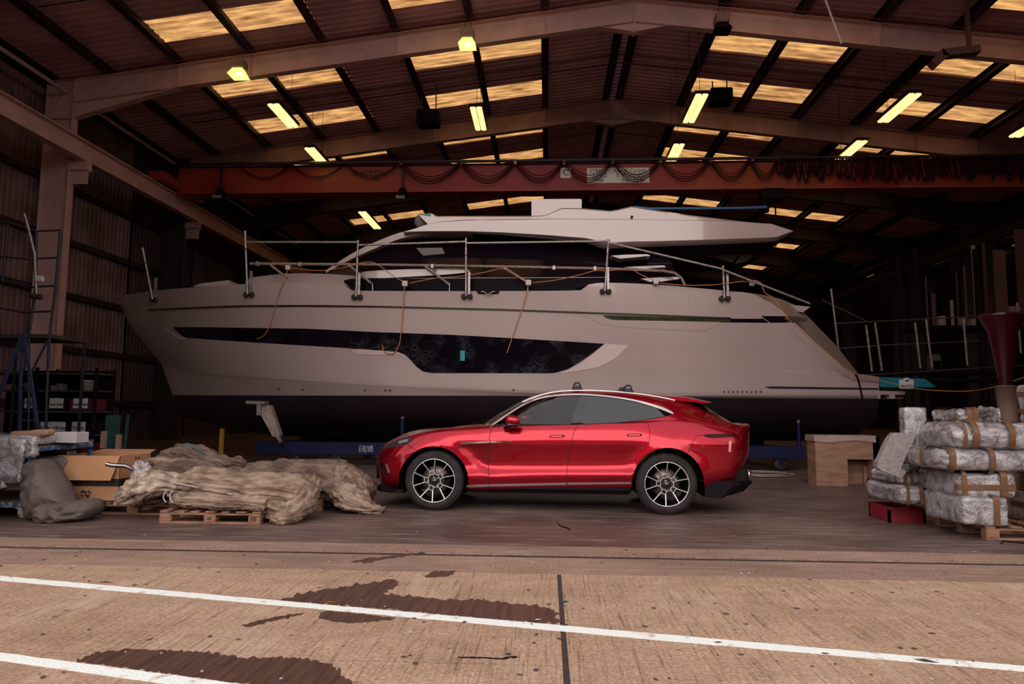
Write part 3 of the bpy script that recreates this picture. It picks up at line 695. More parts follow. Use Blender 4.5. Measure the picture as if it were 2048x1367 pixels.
L([1.95, 1.95, 1.96, 1.98, 2.0, 2.03, 2.06, 2.1, 2.15, 2.25, 2.35, 2.45, 2.5, 2.55, 2.6, 2.62, 2.62], [0] * 17,
  [1.642, 1.642, 1.642, 1.643, 1.643, 1.643, 1.643, 1.643, 1.643, 1.642, 1.64, 1.637, 1.634, 1.632, 1.63, 1.63, 1.63])
NL, NS = len(LO), 17; SU, KU = 9, 5
def cat(p0, p1, p2, p3, u): return tuple(.5 * (2 * b + (c - a) * u + (2 * a - 5 * b + 4 * c - d) * u * u + (3 * b - a - 3 * c + d) * u ** 3) for a, b, c, d in zip(p0, p1, p2, p3))
rows = []
for lp in LO:
    r = []
    a_ = [(lp[1][0], -lp[1][1], lp[1][2])] + lp + [(lp[-2][0], -lp[-2][1], lp[-2][2])]
    for i in range(NS - 1):
        for t in range(SU): r.append(cat(a_[i], a_[i + 1], a_[i + 2], a_[i + 3], t / SU))
    r.append(lp[-1]); rows.append(r)
NC = len(rows[0]); grid = []
for k in range(NL - 1):
    for t in range(KU):
        g = []
        for c in range(NC):
            p = [rows[max(0, min(NL - 1, k + q))][c] for q in (-1, 0, 1, 2)]
            g.append(cat(*p, t / KU))
        grid.append(g)
grid.append(rows[-1]); NR = len(grid)
def kidx(k): return k * KU
# near half is y<0
cv = [V((p[0], -max(0, p[1]), p[2])) for g in grid for p in g]
# side-vent recess and rear haunch modelling, in car space
va, vb = (921, 891), (979, 952)
for i, v in enumerate(cv):
    if v.y > -.75 or not (.3 < v.x < 1.6): continue
    x, y = cpj(v)
    if not (885 < y < 956): continue
    xl_ = va[0] + (vb[0] - va[0]) * (y - va[1]) / (vb[1] - va[1])
    d = x - xl_
    if d > 0:
        top = min(1, max(0, (y - 886) / 5)); bot = min(1, max(0, (954 - y) / 26))
        v.y += .042 * min(1, d / 4) * math.exp(-max(0, d - 4) / 40.0) * top * bot
# flared arches
for v in cv:
    if v.y > -.8: continue
    for cx_, rr0 in ((0, .455), (WB, .455)):
        d = math.hypot(v.x - cx_, v.z - .40)
        if rr0 - .03 < d < rr0 + .11 and v.z > .33: v.y -= .022 * (1 - abs((d - rr0) / .11)) if d > rr0 else .02
bm = bmesh.new(); bv = [bm.verts.new(v) for v in cv]; pl_ = bm.faces.layers.int.new('part')
for r in range(NR - 1):
    for c in range(NC - 1):
        q = [bv[r * NC + c], bv[r * NC + c + 1], bv[(r + 1) * NC + c + 1], bv[(r + 1) * NC + c]]
        try: f = bm.faces.new(q)
        except ValueError: continue
        s_ = c / SU
        if kidx(7) + 1 <= r < kidx(9) and s_ < 5: f[pl_] = 3                          # bonnet
        if kidx(9) + 1 <= r < kidx(12) - 1 and s_ < 2.75: f[pl_] = 4                   # windscreen
        if kidx(9) + 2 <= r < kidx(11) + 1 and s_ > 13.2: f[pl_] = 5                  # rear glass
        if kidx(12) + 1 <= r: f[pl_] = 6                                              # roof skin
bmesh.ops.remove_doubles(bm, verts=bm.verts, dist=1e-5)
cs = Surf([v.co for v in bm.verts], [[v.index for v in f.verts] for f in bm.faces] if (bm.verts.index_update() or True) else [], CINV)
def cutpoly(poly, tag=None, closed=True, only=(0,), delete=False):
    x0, x1 = min(p[0] for p in poly) - 14, max(p[0] for p in poly) + 14; y0, y1 = min(p[1] for p in poly) - 14, max(p[1] for p in poly) + 14
    pc = {}
    def pj(v):
        k = (round(v.co.x, 6), round(v.co.y, 6), round(v.co.z, 6))
        if k not in pc: pc[k] = cpj(v.co)
        return pc[k]
    sub = set()
    for f in bm.faces:
        if f[pl_] not in only: continue
        c = f.calc_center_median()
        if c.y > -.3: continue
        a, b = cpj(c)
        if x0 < a < x1 and y0 < b < y1: sub.add(f)
    n = len(poly)
    for i in range(n if closed else n - 1):
        a, b = poly[i], poly[(i + 1) % n]; m = 1.5
        bx0, bx1, by0, by1 = min(a[0], b[0]) - m, max(a[0], b[0]) + m, min(a[1], b[1]) - m, max(a[1], b[1]) + m
        sel = []
        for f in sub:
            if not f.is_valid: continue
            ps = [pj(v) for v in f.verts]
            if max(p[0] for p in ps) < bx0 or min(p[0] for p in ps) > bx1 or max(p[1] for p in ps) < by0 or min(p[1] for p in ps) > by1: continue
            sel.append(f)
        if not sel: continue
        no = (CI3 @ ray(*a)).cross(CI3 @ ray(*b)).normalized()
        es = set(e for f in sel for e in f.edges); vs = set(v for f in sel for v in f.verts)
        r = bmesh.ops.bisect_plane(bm, geom=list(sel) + list(es) + list(vs), dist=1e-5, plane_co=camL, plane_no=no)
        for g in r['geom']:
            if isinstance(g, bmesh.types.BMFace): sub.add(g)
        for e in es:
            if e.is_valid:
                for g in e.link_faces:
                    if g[pl_] in only: sub.add(g)
    if closed:
        res = []
        for f in sub:
            if not f.is_valid: continue
            if inside(cpj(f.calc_center_median()), poly): res.append(f)
        if delete: bmesh.ops.delete(bm, geom=res, context='FACES')
        elif tag is not None:
            for f in res: f[pl_] = tag
def circ(cx, cy, r, n=40, ry=None): return [(cx + r * cos(2 * pi * i / n), cy + (ry or r) * sin(2 * pi * i / n)) for i in range(n)]
# wheel arches
for cx_, cyc, r in ((867, 962.5, 70), (1336, 967, 72)):
    pts = [(cx_ + r * cos(a), cyc - r * sin(a)) for a in [pi * i / 26 for i in range(27)]]
    pts = [(pts[0][0] + 1, 1040)] + pts + [(pts[-1][0] - 1, 1040)]
    cutpoly(pts, delete=True)
# side glass (front door, rear door, quarter)
W_TOP = smoothpoly([(984, 851.5), (1003, 838), (1030, 820), (1055, 806), (1080, 797), (1110, 792), (1140, 790), (1170, 790), (1200, 792), (1235, 796), (1270, 802), (1300, 810), (1325, 818), (1344, 826.5)], False, 2)
W_BOT = [(1340, 829.5), (1310, 835.5), (1277, 840.5), (1235, 844.5), (1185, 847), (1150, 848), (1080, 849.5), (1000, 851.5)]
def clipx(poly, x0=None, x1=None):
    for xx, keep in ((x0, 1), (x1, -1)):
        if xx is None: continue
        xt, xb = xx; out = []; n = len(poly)
        def sd(p): return keep * (p[0] - (xt + (xb - xt) * (p[1] - 790) / 58))
        for i in range(n):
            a, b = poly[i], poly[(i + 1) % n]; da, db = sd(a), sd(b)
            if da >= 0: out.append(a)
            if da * db < 0: t = da / (da - db); out.append((a[0] + (b[0] - a[0]) * t, a[1] + (b[1] - a[1]) * t))
        poly = out
    return poly
WIN = W_TOP + W_BOT
g1 = clipx(WIN, None, (1160, 1141)); g2 = clipx(WIN, (1175, 1166), (1265, 1278)); g3 = clipx(WIN, (1267, 1280), None); bp_ = clipx(WIN, (1160, 1141), (1175, 1166)); dv_ = clipx(WIN, (1265, 1278), (1267, 1280))
cutpoly(g1, delete=True); cutpoly(g2, delete=True); cutpoly(g3, delete=True); cutpoly(bp_, tag=7); cutpoly(dv_, tag=7)
FD = [(984, 852.5), (979, 872), (977, 900), (977, 940), (978, 973.5), (1134, 969.5), (1134, 945), (1138, 905), (1143, 880), (1150, 860), (1154, 849), (1080, 851), (1010, 853)]
RD = [(1154, 849), (1150, 860), (1143, 880), (1138, 905), (1134, 945), (1134, 969.5), (1263, 967), (1264, 950), (1268, 935), (1277, 917), (1295, 898), (1298, 880), (1299, 860), (1294, 842), (1278, 842), (1235, 846), (1185, 848.5)]
FD = [(x, y) for x, y in FD]
cutpoly(FD, tag=1); cutpoly(RD, tag=2)
RB = [(1392, 873), (1384, 888), (1375, 903), (1390, 918), (1404, 945), (1409, 967), (1411, 1000), (1500, 1000), (1500, 866), (1410, 868)]
cutpoly(RB, tag=8)
FB = [(740, 902), (762, 893), (790, 890), (812, 886), (831, 900), (812, 918), (800, 940), (796, 968), (796, 1000), (740, 1000)]
cutpoly(FB, tag=9)
for v in bm.verts:
    if abs(v.co.y) < .002: v.co.y = 0
# mirror
geo = bm.verts[:] + bm.edges[:] + bm.faces[:]
r = bmesh.ops.duplicate(bm, geom=geo)
for g in r['geom']:
    if isinstance(g, bmesh.types.BMVert): g.co.y *= -1
bmesh.ops.reverse_faces(bm, faces=[g for g in r['geom'] if isinstance(g, bmesh.types.BMFace)])
near = set(f for f in bm.faces if f.calc_center_median().y < 0)
bmesh.ops.remove_doubles(bm, verts=[v for v in bm.verts if abs(v.co.y) < .003], dist=1e-4)
for f in bm.faces:
    if f[pl_] == 0:
        q = f.calc_center_median()
        if q.x > 4.0 * k_ and q.z < .97: f[pl_] = 8
        elif q.x < -.62 * k_ and q.z < .78: f[pl_] = 9
# point normals outwards
def flipcheck():
    k = 0
    for f in bm.faces:
        c = f.calc_center_median()
        if c.y < -.9: k += f.normal.y
    return k
bm.normal_update()
if flipcheck() > 0: bmesh.ops.reverse_faces(bm, faces=bm.faces[:])
bm.normal_update()
paint = M('red_metallic_paint', (.36, .0005, .014), (.33, .0005, .012), 3, .30, metal=.80, coat=.6, spec=.3)
glass_c = clearglass('clear_side_glass', (.78, .80, .76), .01, 1.55); glass_d = clearglass('dark_privacy_glass', (.05, .05, .055), .01, 1.7)
N0 = {}
def sub_obj(name, tags, mat, side=None, parent=car, label=None):
    mb = MB(); idx = {}
    for f in bm.faces:
        if f[pl_] not in tags: continue
        if side and (f.calc_center_median().y * side < 0): continue
        l = []
        for v in f.verts:
            if v not in idx: idx[v] = len(mb.v); mb.v.append(tuple(v.co)); N0.setdefault(name, []).append(v.normal.copy())
            l.append(idx[v])
        mb.f.append(tuple(l)); mb.sm.append(True)
    nn = [tuple(v.normal) for v in idx]
    o = obj(name, mb, mat, parent, label, local=True, fixn=False)
    try: o.data.normals_split_custom_set_from_vertices(nn)
    except Exception as e: print('normals', e)
    return o
sub_obj('body_shell', (0,), paint)
fdn = sub_obj('front_door', (1,), paint, -1); fdf = sub_obj('front_door', (1,), paint, 1)
rdn = sub_obj('rear_door', (2,), paint, -1); rdf = sub_obj('rear_door', (2,), paint, 1)
sub_obj('bonnet', (3,), paint); sub_obj('roof_panel', (6,), paint); sub_obj('rear_bumper', (8,), paint); sub_obj('front_bumper', (9,), paint)
sub_obj('windscreen', (4,), clearglass('windscreen_glass', (.45, .48, .46), .01, 1.5), label='clear sloping windscreen'); sub_obj('rear_window', (5,), glass_d)
sub_obj('pillar_trim', (7,), black_gloss, -1); sub_obj('pillar_trim', (7,), black_gloss, 1)
bm.free()
def mirror_mb(mb): return MB().add([(x, -y, z) for x, y, z in mb.v], [f[::-1] for f in mb.f], True)
def both(name, mb, mat, par=car, label=None, n=True, f=True):
    o = obj(name, mb, mat, par if not isinstance(par, tuple) else par[0], label, local=True)
    if f: obj(name, mirror_mb(mb), mat, par if not isinstance(par, tuple) else par[1], label, local=True)
    return o
both('side_glass', patch_mb(cs, g1, -.006, 6, .001), glass_c, (fdn, fdf), 'clear front door glass')
both('side_glass', patch_mb(cs, g2, -.006, 6, .001), glass_d, (rdn, rdf), 'dark tinted rear door glass'); both('quarter_glass', patch_mb(cs, g3, -.006, 6, .001), glass_d)
# chrome around the windows: upper finisher
both('window_chrome', patch_mb(cs, ribbon([(981, 853.5)] + [(x, y - 1.6) for x, y in W_TOP] + [(1346.5, 827)], [1.5] + [3.2] * (len(W_TOP) - 6) + [4.2, 4.8, 5.4, 5.4, 5, 4, 2]), .005, 5, .004), M('satin_chrome', (.72, .69, .70), (.68, .65, .66), 3, .3, metal=.4))
seam = M('panel_gap', (.006, .002, .003), (.006, .002, .003), 3, .8)
gap = MB()
for ln in ([(984, 853), (979, 872), (977, 900), (977, 940), (978, 973)], [(1154, 849), (1150, 860), (1143, 880), (1138, 905), (1134, 945), (1134, 969)],
           [(1294, 842), (1299, 860), (1298.5, 880), (1296, 896)], [(1420, 868), (1400, 870), (1391, 874), (1383, 889), (1376, 903)], [(811, 886), (831, 899.5)],
           [(893, 893), (900, 896), (920, 895)], [(1432, 838), (1436, 848), (1446, 853), (1462, 858)]):
    q = patch_mb(cs, ribbon(smoothpoly(ln, False, 4), 1.1), .0022, 4, .002); gap.add(q.v, q.f, True)
both('panel_gap', gap, seam)
# lower glass seal
both('window_seal', patch_mb(cs, ribbon([(984, 853)] + [(x, y + .3) for x, y in W_BOT[::-1]], 1.2), .003, 5, .003), seam)
# door handles flush
for poly, pr in (([(1101, 870), (1126, 869.3), (1126, 874), (1101, 874.7)], (fdn, fdf)), ([(1256, 867.5), (1281, 867), (1281, 871.2), (1256, 871.7)], (rdn, rdf))):
    both('handle_outline', patch_mb(cs, ribbon(smoothpoly(poly + [poly[0]], False, 3), .9), .002, 3, .002), seam, pr)
    both('door_handle', patch_mb(cs, [(x * .9 + sum(p[0] for p in poly) / 4 * .1, y * .7 + sum(p[1] for p in poly) / 4 * .3) for x, y in poly], .004, 4, .004), paint, pr)
# side strake
mb = patch_mb(cs, [(920.5, 884.5), (979, 881.2), (979, 885.2), (950, 886.5), (922, 889)], .022, 5, .02)
both('side_strake', mb, chrome, car, 'chrome strake above the side vent')
both('side_strake', patch_mb(cs, [(981, 881.5), (1022, 881.2), (1023.5, 882.5), (1022, 883.8), (981, 885)], .010, 5, .01), chrome, (fdn, fdf), 'chrome strake end on the door')
# sill strip
sill = patch_mb(cs, [(933, 969.5), (978, 968), (978, 972.3), (933, 974)], .008, 6, .03); q = patch_mb(cs, [(979, 968), (1133, 965), (1133, 969), (979, 972.3)], .008, 6, .03); sill.add(q.v, q.f, True)
q = patch_mb(cs, [(1135, 965), (1262, 963.5), (1263, 967.5), (1135, 969)], .008, 6, .03); sill.add(q.v, q.f, True)
both('sill_strip', sill, M('satin_silver', (.66, .63, .65), (.6, .58, .6), 3, .3, metal=.9))
# headlight
hl = smoothpoly([(764, 896.5), (772, 888), (785, 880), (800, 876), (815, 875.5), (826, 876), (822, 882), (812, 888), (795, 892), (778, 895)], True, 3)
both('headlight', patch_mb(cs, hl, .005, 4, .01), M('headlight_dark', (.02, .018, .02), (.08, .075, .08), 60, .1, metal=.3, coat=.5), car, 'black glossy headlight')
for a, b, r in ((800, 883.5, 3.2), (807, 881.5, 3.2), (813, 880.5, 2.6)):
    both('lamp_lens', patch_mb(cs, [(a - r, b - r * .8), (a + r, b - r * .9), (a + r * .8, b + r * .8), (a - r * 1.1, b + r * .9)], .010, 2, .004), M('lens_bright', (.85, .85, .88), (.3, .3, .33), 70, .1, metal=.7), car)
both('bonnet_edge', patch_mb(cs, ribbon(smoothpoly([(762, 896), (772, 886), (788, 877), (806, 871), (832, 864)], False, 4), 1.0), .002, 4, .002), seam)
# grille, lower intake, air curtain
mb = MB()
for k in range(9): mb.box((-.925 * k_ + .022, 0, .40 + .035 * k), (.03, 1.05 - .02 * abs(k - 4), .014))
mb.box((-.90 * k_ + .02, 0, .54), (.02, 1.1, .34), bev=.006)
obj('grille', mb, black_gloss, car, local=True)
obj('number_plate_holder', MB().box((-.95 * k_, 0, .50), (.02, .50, .11)), dark_m, car, local=True)
both('air_curtain', patch_mb(cs, [(771, 927), (774, 926.5), (780, 944), (776, 946)], .006, 3, .006), M('satin_silver', (.66, .63, .65)), car)
both('bumper_intake', patch_mb(cs, [(761, 922), (766, 925), (774, 950), (768, 956), (762, 948)], .003, 3, .003), black_gloss, car)
sp = MB()
prf = [(-.94, 0), (-.90, .5), (-.78, .76), (-.55, .9), (-.42, .93)]
vs = [(x * k_, s * y, z) for z in (.20, .245) for s in (-1,) for x, y in prf[::-1]] 
pts = [(x * k_, -y) for x, y in prf[::-1]] + [(x * k_, y) for x, y in prf[1:]]
sp.prism([(x, y, .215 + .0 * i) for i, (x, y) in enumerate(pts)], (0, 0, .05))
obj('front_splitter', sp, dark_m, car, local=True)
# tail light and ducktail, spoiler, diffuser
both('tail_light', patch_mb(cs, smoothpoly([(1408, 871), (1414, 868), (1440, 867), (1474, 867.5), (1476, 871), (1460, 873), (1425, 875)], True, 3), .006, 4, .01), M('tail_light_red', (.06, .001, .004), (.03, .001, .003), 20, .3, spec=.15), car, 'slim dark red tail light')
both('reflector_strip', patch_mb(cs, [(1458, 881), (1463, 881), (1462, 903), (1457, 903)], .004, 3, .004), M('reflector_pale', (.75, .3, .3), (.7, .26, .28), 5, .2), car)
spv = MB()
sp_x = [(3.30, 1.575), (3.50, 1.545), (3.72, 1.50), (3.80, 1.483)]; ys = [-.60, -.52, -.3, 0, .3, .52, .60]
top = [(x * k_ - (.06 if abs(y) > .55 else 0) - abs(y) * .10, y, z - .05 * abs(y) ** 2 + (0 if j else -.012)) for j, (x, z) in enumerate(sp_x) for y in ys]
bot = [(x, y, z - (.05 if j // 7 < 2 else .028 if j // 7 == 2 else .008)) for j, (x, y, z) in enumerate(top)]
n7 = len(ys); fs = [(j * n7 + i, j * n7 + i + 1, (j + 1) * n7 + i + 1, (j + 1) * n7 + i) for j in range(3) for i in range(n7 - 1)]
spv.add(top, fs, True); spv.add(bot, [f[::-1] for f in fs], True)
edge = [j * n7 for j in range(4)] + [3 * n7 + i for i in range(1, n7)] + [j * n7 + n7 - 1 for j in (2, 1, 0)]
spv.add([top[e] for e in edge] + [bot[e] for e in edge], [(i, i + 1, i + 1 + len(edge), i + len(edge)) for i in range(len(edge) - 1)])
obj('rear_spoiler', spv, paint, car, local=True)
df_ = MB(); ys = [-.93, -.84, -.5, 0, .5, .84, .93]
rings = []
for y in ys:
    t = abs(y); xr_ = 4.26 - .35 * max(0, (t - .5) / .43) ** 1.5
    rings.append([((x) * k_, y, z) for x, z in ((3.54, .235), (3.75, .215), (xr_ - .12, .27), (xr_, .39), (xr_ - .04, .44), (xr_ - .45, .46), (3.56, .42))])
m_ = 7; vs = [p for r in rings for p in r]
df_.add(vs, [(i * m_ + j, i * m_ + (j + 1) % m_, (i + 1) * m_ + (j + 1) % m_, (i + 1) * m_ + j) for i in range(len(ys) - 1) for j in range(m_)] + [tuple(range(m_)), tuple(range(len(vs) - 1, len(vs) - 1 - m_, -1))], False)
obj('rear_diffuser', df_, dark_m, car, local=True)
for s in (-1, 1):
    obj('exhaust_tip', MB().lathe([(.052, 0), (.06, .0), (.062, .03), (.055, .20), (.045, .2), (.045, .02)], (4.20 * k_, s * .62, .50), Matrix.Rotation(-pi / 2 + .2, 3, 'Y'), 18), chrome, car, 'chrome exhaust tip', local=True)
    obj('bumper_insert', MB().box((4.03 * k_, s * .66, .50), (.22, .34, .20), bev=.04), dark_m, car, local=True)
# roof rails and feet
rail = MB(); rl = [cp(x, y, -.60) for x, y in smoothpoly([(975, 842), (1000, 825.5), (1030, 809), (1060, 795.5), (1085, 787), (1110, 781.8), (1140, 779.2), (1170, 778.8), (1200, 779.5), (1240, 782), (1280, 786), (1310, 790.5), (1335, 795), (1350, 798.5)], False, 4)]
rl = [V((p.x, -(.60 + .0) + (0 if p.x > 1.4 else -.0), p.z)) for p in rl]
rl2 = []
for p in rl:   # let the rail follow the side of the body
    h = cs.bvh.find_nearest(V((p.x, -.62, p.z)))[0]
    rl2.append(V((p.x, min(-.50, h.y + .004) if p.x > 1.25 else h.y + .004, p.z)))
rl2 = rl2[10:]
rail.tube([p + V((0, 0, -.012)) for p in rl2], .013, 8)
both('roof_rail', rail, M('satin_chrome', (.82, .80, .80)))
for a, b in ((1154, 771), (1256, 776)):
    for s in (-1, 1):
        p = cp(a, b, -.56)
        mb = MB().rbox((p.x, s * .555, p.z), (.135, .13, .105), .045, n=8, taper=.35).box((p.x, s * .57, p.z - .045), (.15, .10, .035), bev=.012)
        if a > 1200: mb.bar((p.x - .04, s * .54, p.z + .0), (p.x - .10, s * .50, p.z - .03), .06, .03)
        obj('roof_bar_foot', mb, rubber if 0 else M('black_plastic', (.025, .02, .024), (.02, .017, .02), 20, .4), car, local=True)
        mb = MB().box((p.x + .01, s * .622, p.z + .01), (.025, .004, .01)); obj('lock_badge', mb, paper, car, local=True)
    p = cp(a, b, -.56); obj('roof_bar', MB().box((p.x, 0, p.z + .02), (.07, 1.0, .03), bev=.01), M('black_plastic', (.025, .02, .024)), car, local=True)
# mirrors
for s in (-1, 1):
    p = cp(1026, 840.5, -1.04); p.y *= -s
    o = obj('mirror_housing', MB().rbox(p, (.20, .20, .135), .062, n=10, taper=.0, rot=Matrix.Rotation(.15, 3, 'Y')), paint, car, 'red upper mirror shell', local=True)
    obj('mirror_glass', MB().box(p + V((.095, 0, 0)), (.012, .16, .09), bev=.004), chrome, o, local=True)
    q = cp(1010, 858, -.93); q.y *= -s
    obj('mirror_arm', MB().rbox(p + V((.0, 0, -.055)), (.17, .17, .06), .03, n=6).bar(p + V((-.02, 0, -.06)), q, .07, .05, bev=.015), black_gloss, o, 'black mirror arm', local=True)
# wipers
obj('wiper', MB().tube([(.47, -.55, 1.15), (.60, -.1, 1.19)], .009, 6).tube([(.5, .0, 1.16), (.64, .45, 1.2)], .009, 6), dark_m, car, local=True)
# underbody and liners
obj('underbody', MB().bx(.46, WB - .46, -.86, .86, .24, .42, bev=.02).bx(-.6, .5, -.56, .56, .24, .5).bx(WB - .5, 3.9 * k_, -.56, .56, .26, .6).bx(-.78, -.5, -.7, .7, .25, .45).bx(.46, WB - .46, -.93, .93, .29, .37, bev=.01), dark_m, car, local=True)
for cx_ in (0, WB):
    for s in (-1, 1):
        lin = MB(); N = 20; vs = []
        for i in range(N + 1):
            a = -.25 + (pi + .5) * i / N
            for y, r in ((.935, .462), (.56, .462)): vs.append((cx_ + r * cos(a), s * y, .40 + r * sin(a)))
        vs.append((cx_, s * .56, .40)); c0 = len(vs) - 1
        lin.add(vs, [(2 * i, 2 * i + 1, 2 * i + 3, 2 * i + 2) for i in range(N)] + [(2 * i + 1, c0, 2 * i + 3) for i in range(N)])
        obj('wheel_arch_liner', lin, dark_m, car, local=True)
# cabin
cream = M('cream_leather', (.40, .27, .17), (.36, .24, .15), 4, .6)
cab = MB().bx(.75, 3.5 * k_, -.72, .72, .40, .46).bx(.55, .72, -.76, .76, .45, 1.08).bx(3.45, 3.55, -.7, .7, .45, 1.1)
obj('cabin_floor', cab, dark_m, car, local=True)
obj('dashboard', MB().rbox((.95, 0, 1.0), (.45, 1.42, .26), .1, n=6), dark_m, car, local=True)
for s in (-1, 1):
    obj('door_lining', MB().bx(.9, 2.6, s * .80 - .015, s * .80 + .015, .5, 1.14), cream, car, local=True)
    obj('front_seat', MB().rbox((1.75, s * .38, .68), (.55, .52, .22), .09, n=6).rbox((2.05, s * .38, 1.0), (.18, .5, .62), .085, Matrix.Rotation(.25, 3, 'Y'), n=6).rbox((2.16, s * .38, 1.34), (.11, .26, .2), .05, n=6), cream, car, local=True)
obj('rear_seat', MB().rbox((2.65, 0, .70), (.5, 1.3, .22), .09, n=6).rbox((2.98, 0, 1.0), (.18, 1.3, .6), .085, Matrix.Rotation(.35, 3, 'Y'), n=6), cream, car, local=True)
tor = MB()
for i in range(24):
    pass
R_ = Matrix.Rotation(-1.15, 3, 'Y')
tor.tube([V((1.30, .38, 1.06)) + R_ @ V((.17 * cos(2 * pi * i / 24), .17 * sin(2 * pi * i / 24), 0)) for i in range(25)], .014, 6).tube([(1.30, .38, 1.06), (1.1, .38, 1.0)], .03, 8)
obj('steering_wheel', tor, dark_m, car, local=True)
# ---------------- wheels
rim_black = M('wheel_black', (.012, .010, .012), (.010, .009, .01), 4, .25, coat=.4); rim_cut = M('wheel_machined', (.80, .78, .80), (.74, .72, .74), 9, .3, metal=.7)
RT = .396; RR = .292
def wheel(cx_, s, first):
    # local wheel frame: z is the axle pointing outward (-y for near side)
    rt = Matrix(((1, 0, 0), (0, 0, -1), (0, 1, 0))) if s < 0 else Matrix(((-1, 0, 0), (0, 0, 1), (0, 1, 0)))
    T = Matrix.Translation((cx_, s * (HALF - .012), RT)) @ rt.to_4x4()
    # T maps local z (outward)
    def put(name, mb, mat, par=car, label=None):
        mb.v = [tuple(T @ V(v)) for v in mb.v]; return obj(name, mb, mat, par, label, local=True)
    prof = [(RR - .012, -.015), (RR + .004, -.004), (RR + .03, 0), (.345, -.002), (.372, -.016), (.388, -.034), (RT, -.06), (RT, -.24), (.385, -.27), (.33, -.285), (RR, -.28)]
    tyre = MB().lathe(prof, n=64)
    put_t = put('tyre', tyre, rubber)
    tr = MB(); nt_ = 72
    for i in range(nt_):
        a = 2 * pi * i / nt_; rm = Matrix.Rotation(a, 3, 'Z')
        tr.box(rm @ V((.3885, 0, -.044)), (.012, .024, .034), rm @ Matrix.Rotation(-.5, 3, 'Y'))
    tr.lathe([(.345, .0), (.349, .0025), (.352, .0)], n=64)
    put('tread_block', tr, rubber, put_t); put_t.children[0]['kind'] = 'stuff'
    rim = MB().lathe([(RR - .004, -.002), (RR - .012, -.02), (RR - .02, -.05), (RR - .028, -.12), (RR - .03, -.25)], n=64).lathe([(.0, -.045), (.05, -.045), (.062, -.055), (.075, -.10), (.08, -.24)], n=30)
    A0 = radians(87 - 18 + 36)
    for i in range(5):
        ac = A0 + i * 2 * pi / 5
        for dq in (-1, 1):
            a = ac + dq * radians(18); b = ac + dq * radians(15)
            p0 = V((.135 * cos(b), .135 * sin(b), -.045)); p1 = V(((RR - .01) * cos(a), (RR - .01) * sin(a), -.018))
            rim.bar(p0, p1, .022, .035, bev=.003)
            p2 = V((.055 * cos(ac + dq * .55), .055 * sin(ac + dq * .55), -.05)); rim.bar(p0, p2, .026, .032)
    w_ = put('wheel_rim', rim, rim_black, car, 'black alloy wheel with bright machined edges')
    cut = MB().lathe([(RR - .012, .0015), (RR - .011, .004), (RR - .004, .005), (RR - .002, .0015)], n=64)
    for i in range(5):
        ac = A0 + i * 2 * pi / 5; pent = []
        pent = [(.136, 15), (.128, 0), (.136, -15)]
        P5 = [V((.136 * cos(ac + radians(14)), .136 * sin(ac + radians(14)), -.026)), V((.136 * cos(ac - radians(14)), .136 * sin(ac - radians(14)), -.026)),
              V((.092 * cos(ac - radians(19)), .092 * sin(ac - radians(19)), -.027)), V((.072 * cos(ac), .072 * sin(ac), -.03)), V((.092 * cos(ac + radians(19)), .092 * sin(ac + radians(19)), -.027))]
        for a, b in zip(P5, P5[1:] + P5[:1]): cut.bar(a, b, .0075, .006)
        for dq in (-1, 1):
            a = ac + dq * radians(18); p1 = V(((RR - .008) * cos(a), (RR - .008) * sin(a), -.0005)); p0 = P5[0] if dq > 0 else P5[1]
            cut.bar(p0, p1, .008, .008)
        an = ac + 2 * pi / 5
        q0 = P5[4]; q1 = V((.092 * cos(an - radians(19)), .092 * sin(an - radians(19)), -.027)); cut.bar(q0, q1, .0075, .006)
    put('machined_edge', cut, rim_cut, w_)
    nut = MB()
    for i in range(5):
        ac = A0 + (i + .5) * 2 * pi / 5; nut.lathe([(.0, -.035), (.011, -.036), (.012, -.06)], (.048 * cos(ac), .048 * sin(ac), 0), n=8)
    put('wheel_nut', nut, dark_m, w_)
    w_c = put('hub_cover', MB().lathe([(0, -.037), (.026, -.038), (.03, -.046)], n=20), rim_black, w_)
    cap = MB().bar((-.022, 0, -.034), (.022, 0, -.034), .004, .003).bar((-.02, .004, -.034), (-.003, -.004, -.034), .004, .003).bar((.02, .004, -.034), (.003, -.004, -.034), .004, .003)
    put('centre_cap', cap, rim_cut, w_, 'winged silver centre cap')
    put('brake_disc', MB().lathe([(.07, -.155), (.185, -.155), (.187, -.16), (.187, -.185), (.07, -.185)], n=40), M('brake_steel', (.22, .17, .16), (.16, .12, .11), 10, .4, metal=.7))
    sx2 = 1 if cx_ < 1 else -1
    q = MB(); N = 8; vs = []
    for i in range(N + 1):
        a = (-.55 + 1.1 * i / N) + (0 if sx2 > 0 else pi); a = a if s < 0 else pi - a
        for r_, z in ((.125, -.10), (.205, -.10), (.205, -.21), (.125, -.21)): vs.append((r_ * cos(a), r_ * sin(a), z))
    q.add(vs, [(i * 4 + j, i * 4 + (j + 1) % 4, (i + 1) * 4 + (j + 1) % 4, (i + 1) * 4 + j) for i in range(N) for j in range(4)] + [(0, 1, 2, 3), (N * 4, N * 4 + 1, N * 4 + 2, N * 4 + 3)])
    put('brake_caliper', q, dark_m)
for cx_ in (0, WB):
    for s in (-1, 1): wheel(cx_, s, False)
